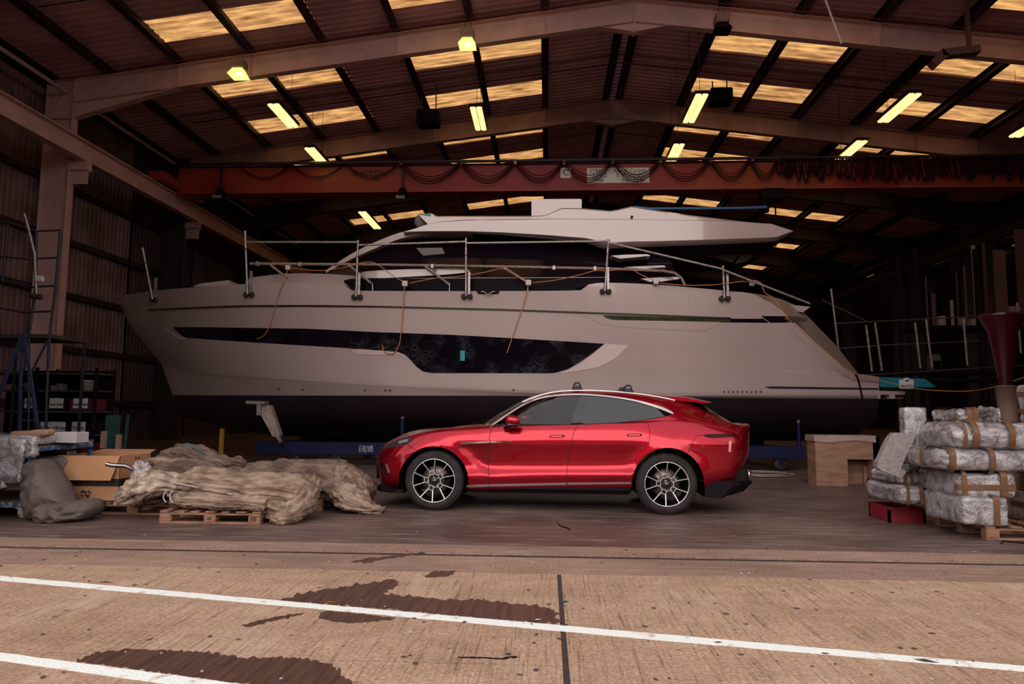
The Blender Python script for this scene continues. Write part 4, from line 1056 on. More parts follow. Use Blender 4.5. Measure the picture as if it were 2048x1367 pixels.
# ================================================================ YACHT
YCL, BM = 18.25, 2.4
gel = white_gel
def interp(t, tab):
    if t <= tab[0][0]: return tab[0][1]
    for (a, b), (c, d) in zip(tab, tab[1:]):
        if t <= c: u = (t - a) / (c - a); return b + (d - b) * u
    return tab[-1][1]
yt = thing('yacht', 'white motor yacht with long black hull windows standing behind the red car', 'boat', (0, YCL, 0))
SHEER = [(232, 592), (300, 582), (400, 573), (475, 568.5), (600, 566), (700, 573), (712, 581), (1130, 581), (1150, 575), (1180, 568), (1212, 565), (1300, 568), (1400, 576), (1470, 583), (1497, 585), (1530, 598), (1560, 617), (1600, 655), (1650, 700), (1700, 743), (1716, 747), (1758, 753)]
SHEER = smoothpoly(SHEER, False, 4)
L1_ = [(200, 630), (300, 620), (484, 612), (760, 612), (1000, 618), (1240, 627), (1460, 636), (1760, 640)]
L2_ = [(200, 650), (344, 653), (616, 656), (760, 662), (1209, 687), (1500, 690), (1760, 692)]
L3_ = [(200, 690), (400, 748), (484, 754), (760, 772), (1110, 788), (1300, 791), (1760, 790)]
L4_ = [(200, 789), (415, 790), (1000, 791), (1400, 795), (1758, 797)]
LV = [SHEER, L1_, L2_, None, L3_, L4_]
STEM = [232, 248, 262, 290, 322, 345]
cols = []
SXN = 110
def ylv(px, v):
    ys = interp(px, SHEER); yb = interp(px, L4_)
    if v == 0: return ys
    if v == 5: return yb
    t = LV[v] if LV[v] else None
    y = interp(px, t) if t else (interp(px, L2_) * .45 + interp(px, L3_) * .55)
    return max(y, ys + (yb - ys) * v / 5 * .6) if y < ys + (yb - ys) * v / 5 * .6 else y
BV = [1.0, .985, .97, .955, .94, .925]
def hb(t, v): return BM * BV[v] * (1 - (1 - min(1, t)) ** (2.7 - .12 * v)) ** .85
gridh = []
for i in range(SXN + 1):
    u = i / SXN; col = []
    for v in range(6):
        px = STEM[v] + (1758 - STEM[v]) * (u ** 1.25)
        t = (px - STEM[v]) / (640 + v * 40 - STEM[v]); b = hb(max(t, 0), v)
        if v == 4: b += .035 * min(1, t * 3)
        col.append(P(px, ylv(px, v), YCL - b))
    gridh.append(col)
hv, hf = [], []
SUBV = 5
def hullcol(col):
    out = []
    for v in range(5):
        for s_ in range(SUBV):
            p = [col[max(0, min(5, v + q))] for q in (-1, 0, 1, 2)]
            if v in (3,) : p[3] = p[2] + (p[2] - p[1]) * .3
            if v == 4: p[0] = p[1] + (p[1] - p[2])
            out.append(V(cat(*[tuple(x) for x in p], s_ / SUBV)))
    out.append(col[5]); return out
for col in gridh: hv += hullcol(col)
NH = 5 * SUBV + 1
for i in range(SXN):
    for j in range(NH - 1): hf.append((i * NH + j, i * NH + j + 1, (i + 1) * NH + j + 1, (i + 1) * NH + j))
hmb = MB().add(hv, hf, True)
# far side, deck and transom close the hull
far = [V((p.x, 2 * YCL - p.y, p.z)) for p in hv]; hmb.add(far, [f[::-1] for f in hf], True)
dk = []
for i in range(SXN + 1): a = hv[i * NH] + V((0, .04, -.02)); b = far[i * NH]; dk += [a, V((a.x, YCL, a.z + .0)), b]
hmb.add(dk, [(i * 3 + j, i * 3 + j + 1, (i + 1) * 3 + j + 1, (i + 1) * 3 + j) for i in range(SXN) for j in range(2)], False)
l = SXN * NH; tr = hv[l:l + NH] + far[l:l + NH]; hmb.add(tr, [(j, j + 1, NH + j + 1, NH + j) for j in range(NH - 1)])
obj('hull', hmb, gel, yt)
hs = Surf(hv, hf)
# antifouled bottom
bot = []
for i in range(SXN + 1):
    p = hv[i * NH + NH - 1]; kz = .62 + .55 * max(0, 1 - i / 22) ** 1.5 
    bot += [p + V((0, .01, 0)), V((p.x + .1, YCL - (YCL - p.y) * .86, p.z - .42)), V((p.x + .2, YCL, kz)), V((p.x + .1, YCL + (YCL - p.y) * .86, p.z - .42)), V((p.x, 2 * YCL - p.y, p.z))]
bmb = MB().add(bot, [(i * 5 + j, i * 5 + j + 1, (i + 1) * 5 + j + 1, (i + 1) * 5 + j) for i in range(SXN) for j in range(4)], True)
l = SXN * 5; bmb.add(bot[l:], [(0, 1, 2, 3, 4)])
obj('antifouled_bottom', bmb, M('antifouling', (.018, .008, .016), (.024, .012, .022), 1, .6), yt)
def yp(name, poly, mat, off=.006, step=14, th=.006, label=None, par=yt): return obj(name, patch_mb(hs, poly, off, step, th), mat, par, label)
hullglass = M('hull_window_black', (.005, .003, .006), (.008, .005, .01), 2, .12, spec=.5)
# long hull window, fore part; and wrapped aft part
yp('hull_window', [(345, 653.5), (420, 654), (616, 657), (700, 661), (700, 696), (600, 690), (484, 683), (372, 675), (362, 670), (354, 662)], hullglass, label='long narrow black hull window at the bow')
film = bpy.data.materials.new('wrinkled_film_over_glass'); film.use_nodes = True
n = film.node_tree; b_ = n.nodes['Principled BSDF']; g_ = n.nodes.new('ShaderNodeNewGeometry'); mp = n.nodes.new('ShaderNodeMapping'); mp.inputs['Scale'].default_value = (1.1, 1, 2.2)
z1 = n.nodes.new('ShaderNodeTexNoise'); z1.inputs['Scale'].default_value = 5.5; z1.inputs['Detail'].default_value = 9; z1.inputs['Roughness'].default_value = .72; z1.inputs['Distortion'].default_value = 1.6
bp = n.nodes.new('ShaderNodeBump'); bp.inputs['Strength'].default_value = 1; bp.inputs['Distance'].default_value = .22
n.links.new(g_.outputs['Position'], mp.inputs[0]); n.links.new(mp.outputs[0], z1.inputs['Vector']); n.links.new(z1.outputs[0], bp.inputs['Height']); n.links.new(bp.outputs[0], b_.inputs['Normal'])
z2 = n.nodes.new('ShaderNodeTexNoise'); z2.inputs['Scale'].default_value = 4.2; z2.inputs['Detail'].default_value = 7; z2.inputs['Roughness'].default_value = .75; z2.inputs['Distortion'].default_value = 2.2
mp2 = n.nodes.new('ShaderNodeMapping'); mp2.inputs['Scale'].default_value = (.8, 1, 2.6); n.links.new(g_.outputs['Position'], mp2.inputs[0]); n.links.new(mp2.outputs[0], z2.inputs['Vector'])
r2 = n.nodes.new('ShaderNodeValToRGB'); e_ = r2.color_ramp.elements; e_[0].position = .484; e_[0].color = (.006, .004, .012, 1); e_[1].position = .516; e_[1].color = (.006, .004, .012, 1); m2 = e_.new(.50); m2.color = (.40, .42, .50, 1)  # thin pale streaks paint the glints on the wrinkles into the colour
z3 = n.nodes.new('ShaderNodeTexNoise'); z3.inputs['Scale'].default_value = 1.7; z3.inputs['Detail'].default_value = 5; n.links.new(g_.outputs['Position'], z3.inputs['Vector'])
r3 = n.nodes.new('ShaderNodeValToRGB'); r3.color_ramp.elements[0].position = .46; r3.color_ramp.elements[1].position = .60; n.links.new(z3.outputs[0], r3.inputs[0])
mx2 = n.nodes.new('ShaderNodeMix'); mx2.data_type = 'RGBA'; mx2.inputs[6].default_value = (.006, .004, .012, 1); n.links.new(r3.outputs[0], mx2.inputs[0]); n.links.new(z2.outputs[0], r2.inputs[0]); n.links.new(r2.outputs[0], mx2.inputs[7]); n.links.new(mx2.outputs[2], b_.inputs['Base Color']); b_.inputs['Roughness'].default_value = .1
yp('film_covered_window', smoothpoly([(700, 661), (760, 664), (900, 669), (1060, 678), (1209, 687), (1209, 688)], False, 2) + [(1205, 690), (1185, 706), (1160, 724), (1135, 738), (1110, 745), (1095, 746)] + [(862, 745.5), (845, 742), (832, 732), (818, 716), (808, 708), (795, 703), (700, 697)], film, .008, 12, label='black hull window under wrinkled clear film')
yp('window_tape', [(920.5, 701), (929.5, 701), (929.5, 721), (920.5, 721)], M('teal_tape', (.01, .28, .36), (.01, .24, .30), 6, .5), .014, 6)
for a, b in ((1016, 697), (1082, 700)):
    yp('porthole', circ(a, b, 11, 18), M('porthole_dark', (.004, .001, .004), (.004, .001, .004), 2, .3, spec=.03), .013, 5)
lip = M('white_gelcoat_lip', (.58, .47, .45), (.54, .44, .42), .6, .18, coat=.5)
yp('window_surround', ribbon(smoothpoly([(328, 654.5), (338, 662), (350, 670.5), (362, 675.5), (372, 676.5)], False, 3), [1, 4, 6, 6, 6, 7, 7, 7, 6, 5, 4, 3, 2][:13]), lip, .015, 5)
yp('window_surround', [(700, 698), (720, 697.5), (795, 703.5), (808, 709), (818, 717), (812, 715), (800, 709), (715, 709), (706, 704)], M('pink_primer_lip', (.50, .36, .36), (.46, .34, .34), 3, .3), .012, 5)
yp('window_surround', [(1209, 687), (1257, 690), (1232, 716), (1200, 733), (1160, 741), (1118, 746.5), (1140, 738), (1165, 724), (1188, 707)], lip, .012, 7)
# rubbing strake with chrome, upper side window
dstripe = M('strake_dark', (.02, .01, .014), (.03, .018, .02), 5, .3)
def hline(tab, x0, x1, step=22): return [(x, interp(x, tab)) for x in [x0 + (x1 - x0) * i / max(1, int((x1 - x0) / step)) for i in range(int((x1 - x0) / step) + 1)]]
UP = [(295, 619.5), (400, 614.5), (484, 611.5), (616, 611), (760, 612.5), (900, 616), (1000, 618.5), (1240, 627), (1460, 636)]
for nm, w2, m2, of in (('rubbing_strake', 3.2, dstripe, .03), ('strake_chrome', 1.1, chrome, .045)):
    l_ = hline(UP, 296, 1462); obj(nm, patch_mb(hs, ribbon(l_, w2), of, 40, of), m2, yt)
yp('side_window', [(1205, 630), (1460, 637.5), (1462, 643.5), (1226, 639), (1214, 636)], M('side_window_glass', (.02, .028, .018), (.05, .045, .02), 3, .08), .01, 10, label='dark strip window under the strake with green reflection')  # green of the reflected trees is put into the glass colour
yp('black_band', [(1452, 637), (1527, 637), (1538, 645), (1440, 644)], black_gloss, .008, 10); yp('black_band', [(1522, 631.5), (1590, 632), (1618, 637), (1610, 644), (1541, 645)], black_gloss, .008, 10)
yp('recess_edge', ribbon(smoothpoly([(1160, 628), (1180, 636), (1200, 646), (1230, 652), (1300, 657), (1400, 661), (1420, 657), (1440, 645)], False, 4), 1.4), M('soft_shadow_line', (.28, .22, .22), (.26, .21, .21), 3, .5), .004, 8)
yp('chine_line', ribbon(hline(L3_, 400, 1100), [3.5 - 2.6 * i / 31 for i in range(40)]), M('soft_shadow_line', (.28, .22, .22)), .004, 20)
yp('waterline_lip', ribbon([(x, y - 4) for x, y in hline(L4_, 1100, 1757)], 1.3), lip, .012, 30)
yp('stern_stripe', [(1530, 773), (1540, 772), (1757, 775.5), (1757, 779), (1540, 776.5)], dstripe, .012, 14)
yp('stern_strap', ribbon([(1711, 747), (1716, 757), (1721, 778), (1725, 797)], 4), dark_m, .02, 6, .02)
for k in range(9): yp('vent_hole', circ(1448 + 9.2 * k, 783, 2.5, 10), M('vent_brass', (.03, .015, .015), (.25, .2, .16), 200, .3, metal=.6), .012, 3, .012)
for a, b in ((557, 777), (605, 779), (730, 780.5), (771, 780.5), (780, 780.5), (1027, 779.5)): yp('drain_fitting', circ(a, b, 2, 8), dark_m, .008, 2)
yp('mooring_slot', [(952, 581), (957, 588), (996, 588), (1000, 581)], dark_m, .01, 8)
obj('mooring_cleat', MB().tube([P(962, 583, 15.78), P(969, 583, 15.78), P(973, 588, 15.78), P(979, 588, 15.78), P(984, 583, 15.78), P(990, 583, 15.78)], .014, 6), alu, yt)
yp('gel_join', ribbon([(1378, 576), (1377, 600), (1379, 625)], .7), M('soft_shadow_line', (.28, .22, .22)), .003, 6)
yp('gel_join', ribbon([(1566, 742), (1600, 743), (1690, 746)], .8), lip, .004, 8)
# quarter panel sloping inward at the stern
inn = [(1497, 585), (1530, 597), (1560, 616), (1600, 654), (1650, 699), (1690, 741)]; out_ = [(1525, 589), (1560, 597), (1596, 612), (1628, 645), (1672, 690), (1716, 746)]
qv = [P(a, b, 15.88) for a, b in inn] + [P(a, b, 16.9) for a, b in out_]
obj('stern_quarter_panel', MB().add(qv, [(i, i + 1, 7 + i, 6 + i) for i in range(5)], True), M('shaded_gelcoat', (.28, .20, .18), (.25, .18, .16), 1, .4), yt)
qb = P(1700, 750, 15.9)
# swim platform pieces aft
def ypr(name, poly, Ya, Yb, mat, par=yt, label=None, bev=None):
    a = [P(x, y, Ya) for x, y in poly]; return obj(name, MB().prism(a, (0, Yb - Ya, 0)), mat, par, label)
ypr('swim_platform', [(1757, 781), (1810, 782), (1810, 789), (1790, 789), (1790, 797), (1779, 797), (1779, 789), (1761, 789), (1761, 797), (1757, 797)], 15.95, 20.4, gel)
ypr('platform_step', [(1779, 792), (1806, 793), (1806, 797), (1779, 797)], 16.2, 20, gel)
ypr('teal_wrap', smoothpoly([(1757, 753.5), (1850, 757), (1872, 773), (1862, 774), (1762, 774), (1757, 768)], True, 1), 16.0, 20.3, M('teal_film', (.02, .17, .24), (.015, .13, .19), 2, .35), yt, 'teal plastic wrap over the stern platform')
# foredeck trunk and coamings
ypr('foredeck_coaming', smoothpoly([(497, 575), (499, 557), (530, 551), (570, 547), (620, 546.5), (665, 548), (720, 552), (742, 556), (752, 566), (748, 580), (600, 585)], True, 3), 16.35, 20.1, gel)
ypr('foredeck_hatch', [(385, 572), (405, 566), (458, 560), (461, 570), (440, 574)], 16.9, 19.6, gel)
ypr('deck_side_panel', smoothpoly([(722, 557), (722, 546), (735, 542), (800, 538.5), (900, 536), (936, 538.5), (938, 543), (900, 548), (800, 554)], True, 2), 16.15, 16.5, gel)
for pl in ([(1222, 511), (1250, 509), (1295, 508), (1301, 511), (1240, 517)], [(1248, 534), (1300, 531), (1328, 530.5), (1332, 533.5), (1290, 537.5)], [(1282, 557), (1320, 554), (1358, 553.5), (1360, 557), (1320, 563), (1300, 563)]): ypr('flybridge_step', pl, 16.3, 17.3, gel)
# dark glass cabin, sides leaning inward
cg = [(662, 578), (655, 545), (676, 530), (705, 513), (760, 490), (800, 473), (850, 462), (1000, 465), (1150, 476), (1260, 488), (1330, 500), (1352, 545), (1362, 585)]
bz = P(1000, 581, 16.4).z; vsn = []; vsf = []
for a, b in cg:
    p = P(a, b, 16.7); hgt = max(0, p.z - bz); yn = 16.4 + hgt * .42; p = P(a, b, yn); vsn.append(p); vsf.append(V((p.x, 2 * YCL - yn, p.z)))
m = len(cg)
cgm = MB().add(vsn + vsf, [tuple(range(m)), tuple(range(2 * m - 1, m - 1, -1))] + [(i, m + i, m + (i + 1) % m, (i + 1) % m) for i in range(m)])
obj('cabin_glass', cgm, M('cabin_glass_black', (.006, .003, .006), (.006, .003, .006), 1, .08, spec=.3), yt, 'black glass cabin side reflecting the roof lights')
ypr('cabin_panel', [(832, 495.5), (884, 495), (890, 507), (846, 511)], 16.25 + .5, 16.8, M('dim_panel', (.10, .07, .08), (.09, .065, .075), 3, .5))
arc = smoothpoly([(651, 543), (676, 528), (700, 514), (730, 499), (765, 484), (800, 471), (830, 466), (870, 462.5), (920, 463)], False, 4)
am_ = MB(); cnt = len(arc); vs = []
for i, (a, b) in enumerate(arc):
    w2 = .03 + .05 * sin(pi * i / cnt); c = P(a, b, 16.6)
    for dz in (-w2, w2):
        for dy in (0, .25): vs.append(c + V((0, dy, dz)))
am_.add(vs, [(i * 4 + q, i * 4 + r, i * 4 + 4 + r, i * 4 + 4 + q) for i in range(cnt - 1) for q, r in ((0, 1), (1, 3), (3, 2), (2, 0))])
obj('windscreen_frame', am_, M('frame_grey', (.42, .34, .31), (.36, .29, .27), 3, .35), yt, 'grey curved windscreen frame')
# hardtop
def loft(polys, mat, name, par=yt, label=None, smooth=True):
    n_ = len(polys[0]); vs = [p for q in polys for p in q]; k = len(polys)
    qs = [(j * n_ + i, j * n_ + (i + 1) % n_, (j + 1) * n_ + (i + 1) % n_, (j + 1) * n_ + i) for j in range(k - 1) for i in range(n_)]
    if name == 'hardtop':   # the downward-facing skin is coloured dark
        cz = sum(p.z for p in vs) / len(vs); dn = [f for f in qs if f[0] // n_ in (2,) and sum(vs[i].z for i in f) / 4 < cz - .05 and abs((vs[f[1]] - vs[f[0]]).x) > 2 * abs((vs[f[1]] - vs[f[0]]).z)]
        qs = [f for f in qs if f not in set(dn)]; obj('hardtop_underside', MB().add(vs, dn), dark_m, par, 'dark underside skin')
    mb = MB().add(vs, qs, smooth)
    mb.add(polys[0], [tuple(range(n_))]); mb.add(polys[-1], [tuple(range(n_ - 1, -1, -1))]); return obj(name, mb, mat, par, label)
def shell(poly, Yn, Yf, ins=.10, name='hardtop', mat=gel, bev=.22, label=None):
    base = [P(a, b, Yn + bev) for a, b in poly]; c = sum(base, V()) / len(base); z0 = c.z
    def ring(Y, k): return [V((p.x + (c.x - p.x) * k * .04, Y, p.z + (z0 - p.z) * k)) for p in base]
    return loft([ring(Yn, ins * 2.2), ring(Yn + bev * .35, ins * .7), ring(Yn + bev, 0), ring(Yf - bev, 0), ring(Yf - bev * .35, ins * .7), ring(Yf, ins * 2.2)], mat, name, yt, label)
lowp = dense(smoothpoly([(808, 468.5), (830, 461), (850, 452), (880, 444.5), (930, 440.5), (1010, 439.5), (1100, 438), (1220, 439), (1340, 441), (1450, 443), (1540, 450), (1583, 468), (1551, 483), (1530, 484.5), (1400, 490), (1300, 493.5), (1262, 494), (1222, 497), (1200, 496), (1185, 489), (1170, 485), (1100, 478), (1000, 470), (930, 467), (860, 467)], True, 1), 14)
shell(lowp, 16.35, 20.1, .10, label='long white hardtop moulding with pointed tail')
upp = dense([(838, 428), (862, 426), (868, 429), (876, 432), (1000, 431.5), (1060, 431.5), (1090, 430), (1108, 422), (1124, 415.5), (1163, 416), (1220, 421), (1236, 418.5), (1263, 412), (1300, 418), (1380, 430), (1480, 442), (1545, 449), (1500, 452), (1300, 446), (1000, 443), (900, 446), (862, 452)], 14)
upp = [(a, b) for a, b in upp]
loft([[P(a, b, Y) + V((0, 0, dz)) for a, b in upp] for Y, dz in ((16.75, -.03), (16.85, 0), (19.5, 0), (19.6, -.03))], gel, 'flybridge_coaming', smooth=False)
ypr('upper_box', [(1063, 434), (1063, 399), (1065, 398), (1161, 397.5), (1163.5, 399), (1163.5, 420), (1124, 417), (1095, 431)], 17.3, 18.6, gel, label='white rectangular box on the hardtop')
p = P(843, 444, 17.1); obj('visor_glass', MB().lathe([(0, -.14), (.12, -.12), (.20, 0), (.12, .12), (0, .14)], p, RX90, 18), M('grey_glass', (.20, .17, .16), (.12, .10, .10), 2, .12), yt, 'round grey fairing at the front of the hardtop')
ypr('teal_tape', [(842, 428), (862, 427), (860, 431)], 16.72, 16.74, M('teal_tape', (.01, .28, .36)))
hsf = circ(1264, 433, 2.6, 10); ypr('cable_hole', hsf, 16.70, 16.75, dark_m)
obj('blue_tube', MB().tube([P(1268, 413.5, 18.4), P(1300, 417, 18.4), P(1400, 416.5, 18.4), P(1480, 416, 18.4), P(1534, 414, 18.4)], .035, 8), M('blue_hose', (.02, .10, .24), (.02, .08, .2), 3, .4), yt)
pn = M('aft_panel_grey', (.16, .12, .13), (.12, .09, .10), 2, .45)
for pl in ([(1407, 487), (1446, 485), (1438, 499), (1407, 501)], [(1450, 485), (1490, 484), (1480, 503), (1441, 500)], [(1494, 484), (1529, 484), (1524, 500), (1512, 506), (1484, 503)], [(1407, 503), (1436, 502), (1427, 514), (1410, 511)], [(1440, 503), (1478, 506), (1466, 524), (1431, 515)], [(1482, 507), (1508, 509), (1495, 521), (1470, 527)]):
    ypr('aft_sunshade_panel', pl, 17.8, 17.84, pn)
obj('davit_mast', MB().tube([P(1551, 484, 17.5), P(1552, 492, 17.5), P(1546, 503, 17.5), P(1537, 511, 17.5)], .015, 6), dark_m, yt)
obj('deck_line', MB().tube([P(760, 556.5, 16.2), P(1210, 554.5, 16.2)], .010, 5), M('pale_line', (.5, .42, .4)), yt)
ypr('saloon_side_glass', smoothpoly([(687, 561), (720, 556), (800, 556), (1130, 557), (1205, 560), (1190, 568), (1150, 577), (1128, 584), (735, 584), (712, 581), (698, 572)], True, 2), 16.02, 16.3, M('cabin_glass_side', (.004, .002, .004), (.005, .002, .005), 1, .3, spec=.03), yt, 'black side glass above the deck edge')
ypr('stern_wing', [(1572, 608), (1590, 610), (1621, 613), (1606, 624), (1590, 622)], 16.6, 16.9, gel)
# ================================================================ edge guard rail on the gunwale
gr_ = thing('guard_rail', 'aluminium tube guard rail clamped along the yacht deck edge', 'railing', (0, 15.7, 0)); YG = 15.62
for k, (a, b, c, d) in enumerate([(285, 495, 305, 598), (490, 461, 495, 588), (716, 480, 712, 593), (932, 476, 932, 592), (1217, 478, 1210, 582), (1446, 531, 1449, 596)]):
    h_ = hs.hit(c, d - 2)[0]; Yp = (h_.y - .10) if h_ else YG
    q = P(c, d, Yp); p = P(a, b, Yp)
    po = obj('post', MB().tube([p, q], .028, 8), alu, gr_)
    obj('clamp_arm', MB().bar(q + V((.07, 0, .55)), q + V((.07, 0, .04)), .05, .06, V((0, 1, 0))), alu, gr_)
    for dx in (-.055, .085): obj('rubber_wheel', MB().lathe([(0, -.035), (.05, -.035), (.062, -.02), (.062, .02), (.05, .035), (0, .035)], q + V((dx, 0.03, 0)), RX90, 14), rubber, po)
    m_ = p + (q - p) * .28; obj('red_band', MB().tube([m_, m_ + (q - p) * .03], .031, 8), M('red_tape', (.30, .01, .02)), po)
for k, (a, b, c, d) in enumerate([(492, 484, 714, 484), (717, 490, 931, 483), (933, 486, 1215, 482), (1218, 485, 1446, 538), (1448, 540, 1620, 607)]):
    p, q = P(a, b, YG), P(c, d, YG); rl_ = obj('top_rail', MB().tube([p, q], .026, 8), alu, gr_)
    for t in (.04, .06, .08, .3, .38): 
        if k in (1, 3): m_ = p + (q - p) * t; obj('red_band', MB().tube([m_, m_ + (q - p) * .007], .030, 8), M('red_tape', (.30, .01, .02)), rl_)
p = P(1620, 607, YG); 
gr2 = thing('scaffold_tube_rail', 'long rusty scaffold tube with diagonal braces above the yacht deck', 'scaffold tube', (0, 16.0, 0))
obj('long_tube', MB().tube([P(500, 527, 16.0), P(760, 529, 16.0), P(1010, 533, 16.0), P(1215, 537, 16.0), P(1290, 540, 16.0), P(1330, 542, 16.0), P(1350, 546, 16.0), P(1363, 556, 16.0), P(1370, 570, 16.0)], .033, 8), rust, gr2)
for a, b, c, d in ((694, 527, 742, 566), (846, 529, 899, 569), (1008, 535, 1052, 563), (540, 529, 575, 556)):
    obj('brace', MB().tube([P(a, b, 15.98), P(c, d, 15.9)], .03, 8), rust, gr2)
for a in (745, 899, 1056): obj('brace_foot', MB().tube([P(a, 566, 15.88), P(a, 582, 15.88)], .012, 6), paper, gr2)
for a in (515, 600, 865, 1108, 1190): obj('coupler', MB().box(P(a, interp(a, [(500, 527), (1215, 537)]), 15.97), (.09, .09, .11), bev=.015), alu, gr2)
# cables with junction boxes
for a, b, w2, lab in ((576, 535, .11, 'small pale junction box hanging above the foredeck, leftmost'), (810, 567, .13, 'pale junction box above the deck with a cable looping down to the hull window'),
                      (1057, 565, .13, 'pale junction box above the deck with a cable dropping to the porthole'), (1312, 563, .12, 'pale junction box half hidden behind the raised stern deck edge'), (1504, 566, .12, 'pale junction box at the stern end of the rail')):
    p = P(a, b, 15.75); t = thing('junction_box', lab, 'junction box', (p.x, p.y, p.z - w2 / 2)); obj('enclosure', MB().box(p, (w2, .08, w2), Matrix.Rotation(.05, 3, 'Y'), bev=.012), M('junction_grey', (.50, .44, .42), (.46, .4, .38), 5, .5), t)
    for s in (-1, 1): obj('cable_gland', MB().tube([p + V((s * w2 / 2, 0, 0)), p + V((s * (w2 / 2 + .03), 0, 0))], .014, 6), dark_m, t)
def cable(pts, Y, r, lab, name='cable', mat=orange_c, k=5):
    s_ = smoothpoly(pts, False, k); obj(name, MB().tube([P(a, b, Y) if not hasattr(Y, '__call__') else Y(a, b) for a, b in s_], r, 5), mat, None, lab, 'cable')
onh = lambda a, b: ((hs.hit(a, b)[0] + V((0, -.05, 0))) if hs.hit(a, b)[0] else P(a, b, 15.75))
cable([(575, 538), (570, 560), (560, 585), (550, 620), (540, 655), (528, 672), (515, 678)], onh, .010, 'orange cable hanging over the bow in front of the narrow window')
cable([(809, 573), (808, 600), (806, 630), (803, 665), (799, 690), (790, 705), (777, 707), (768, 700), (766, 690)], onh, .011, 'orange cable looping below the middle of the hull window')
cable([(1056, 572), (1050, 600), (1040, 630), (1028, 665), (1018, 695), (1014, 706)], onh, .011, 'orange cable running down into the porthole')
cable([(580, 535), (640, 541), (690, 534), (730, 524), (752, 527), (785, 550), (805, 562)], 15.73, .009, 'orange cable between the two leftmost junction boxes')
cable([(820, 566), (870, 556), (930, 551), (975, 543), (1005, 537), (1030, 548), (1052, 560)], 15.73, .009, 'orange cable drooping between the two middle junction boxes')
cable([(1065, 565), (1110, 560), (1160, 549), (1190, 541), (1215, 541), (1260, 538), (1280, 548), (1306, 560)], 15.73, .009, 'orange cable rising to the rusty tube end')
cable([(1320, 566), (1370, 570), (1430, 569), (1480, 563), (1500, 563)], 15.7, .009, 'orange cable lying along the raised stern deck')
cable([(1508, 560), (1522, 566), (1530, 585), (1550, 598), (1572, 632), (1600, 660), (1660, 710), (1700, 742), (1760, 760), (1810, 772), (1850, 779), (1930, 782), (1990, 773), (2060, 750)], 15.6, .010, 'long orange cable sweeping down the stern and away to the right')
p = P(1813, 768, 15.55); t = thing('junction_box', 'white junction box hung on the orange cable in front of the teal wrap', 'junction box', (p.x, p.y, p.z - .15))
obj('enclosure', MB().box(p, (.30, .06, .20), bev=.015).box(p + V((0, 0, .115)), (.09, .05, .05)), paper, t); obj('slot', MB().box(p + V((0, -.032, .075)), (.07, .008, .03)), dark_m, t)
text('lettering', '8868301', .085, p + V((0, -.034, -.045)), black_ink, t)
# dangling lost ends
# ================================================================ beneath the hull: cradle, props
YB = 16.6
tr_ = thing('boat_trailer', 'long low blue steel boat trailer under the dark hull bottom', 'trailer', (0, YB, 0))
g = G(700, 933); yb_ = YB
x0, x1 = P(515, 890, yb_).x, P(1606, 890, yb_).x; zt2, zb2 = P(1000, 886, yb_).z, P(1000, 912, yb_).z
blue_d = M('trailer_blue', (.006, .006, .035), (.010, .010, .05), 2, .6, spec=.2)
obj('side_beam', MB().bx(x0, x1, yb_ - .1, yb_ + .1, zb2, zt2, bev=.01), blue_d, tr_); obj('side_beam', MB().bx(x0, x1, yb_ + 2.9, yb_ + 3.1, zb2, zt2, bev=.01), blue_d, tr_)
for x in (x0 + .5, x0 + 4, x0 + 8, x1 - .6): obj('cross_member', MB().bx(x - .1, x + .1, yb_ + .1, yb_ + 2.9, zb2 + .02, zt2 - .02), blue_d, tr_)
for x in (x0 + .9, x0 + 1.9, P(1560, 900, yb_).x, P(1350, 900, yb_).x):
    for y in (yb_, yb_ + 3.0): obj('wheel', MB().lathe([(0, -.07), (.10, -.07), (.155, -.05), (.155, .05), (.10, .07), (0, .07)], (x, y, .155), RX90, 18), rubber, tr_); obj('fork', MB().bx(x - .05, x + .05, y - .1, y - .085, .15, zb2).bx(x - .05, x + .05, y + .085, y + .1, .15, zb2), blue_d, tr_)
for a, b, c in ((805, 837, 888), (1597, 845, 888)):
    p = P(a, b, yb_ - .02); o = obj('jack_post', MB().tube([(p.x, p.y, zt2), p], .055 if a < 1000 else .045, 10), blue_d, tr_)
    obj('screw', MB().tube([p, p + V((0, 0, .22))], .04, 10), M('pale_brown_steel', (.30, .19, .15)), o)
    obj('saddle', MB().bar(p + V((-.2, 0, .30)), p + V((.25, 0, .27)), .2, .04), rust, o)
    obj('saddle_prop', MB().tube([p + V((0, 0, .2)), V((p.x, p.y + .5, 1.35))], .03, 8), blue_d, o)
p = P(655, 893, yb_ - .11); obj('worn_patch', MB().box(P(732, 897, yb_ - .105), (.34, .006, .16)), M('bare_steel', (.25, .24, .27), (.03, .04, .10), 20, .5, lo=.4, hi=.55), tr_)
# leaning wrapped prop left
t = thing('boat_prop', 'pale wrapped prop leaning under the bow of the yacht', 'prop', tuple(P(556, 882, 16.2)))
obj('head_board', MB().bar(P(496, 804, 16.2), P(533, 805, 16.2), .25, .07), M('dusty_board', (.27, .19, .17), (.2, .14, .13), 5, .8), t)
obj('upright', MB().bar(P(519, 808, 16.15), P(519, 830, 16.15), .1, .1), M('pale_plate', (.45, .38, .36)), t)
pv = [P(522, 808, 16.15), P(540, 810, 16.3), P(549, 835, 16.3), P(560, 868, 16.3), P(556, 874, 16.2), P(545, 872, 16.15), P(533, 850, 16.15), P(522, 830, 16.15)]
obj('padded_leg', MB().prism(pv, (0, .18, 0)), M('quilted_pad', (.32, .25, .22), (.24, .18, .16), 10, .8, bump=.5), t)
obj('foot', MB().bar(P(556, 872, 16.2), P(563, 884, 16.2), .08, .08), alu, t)
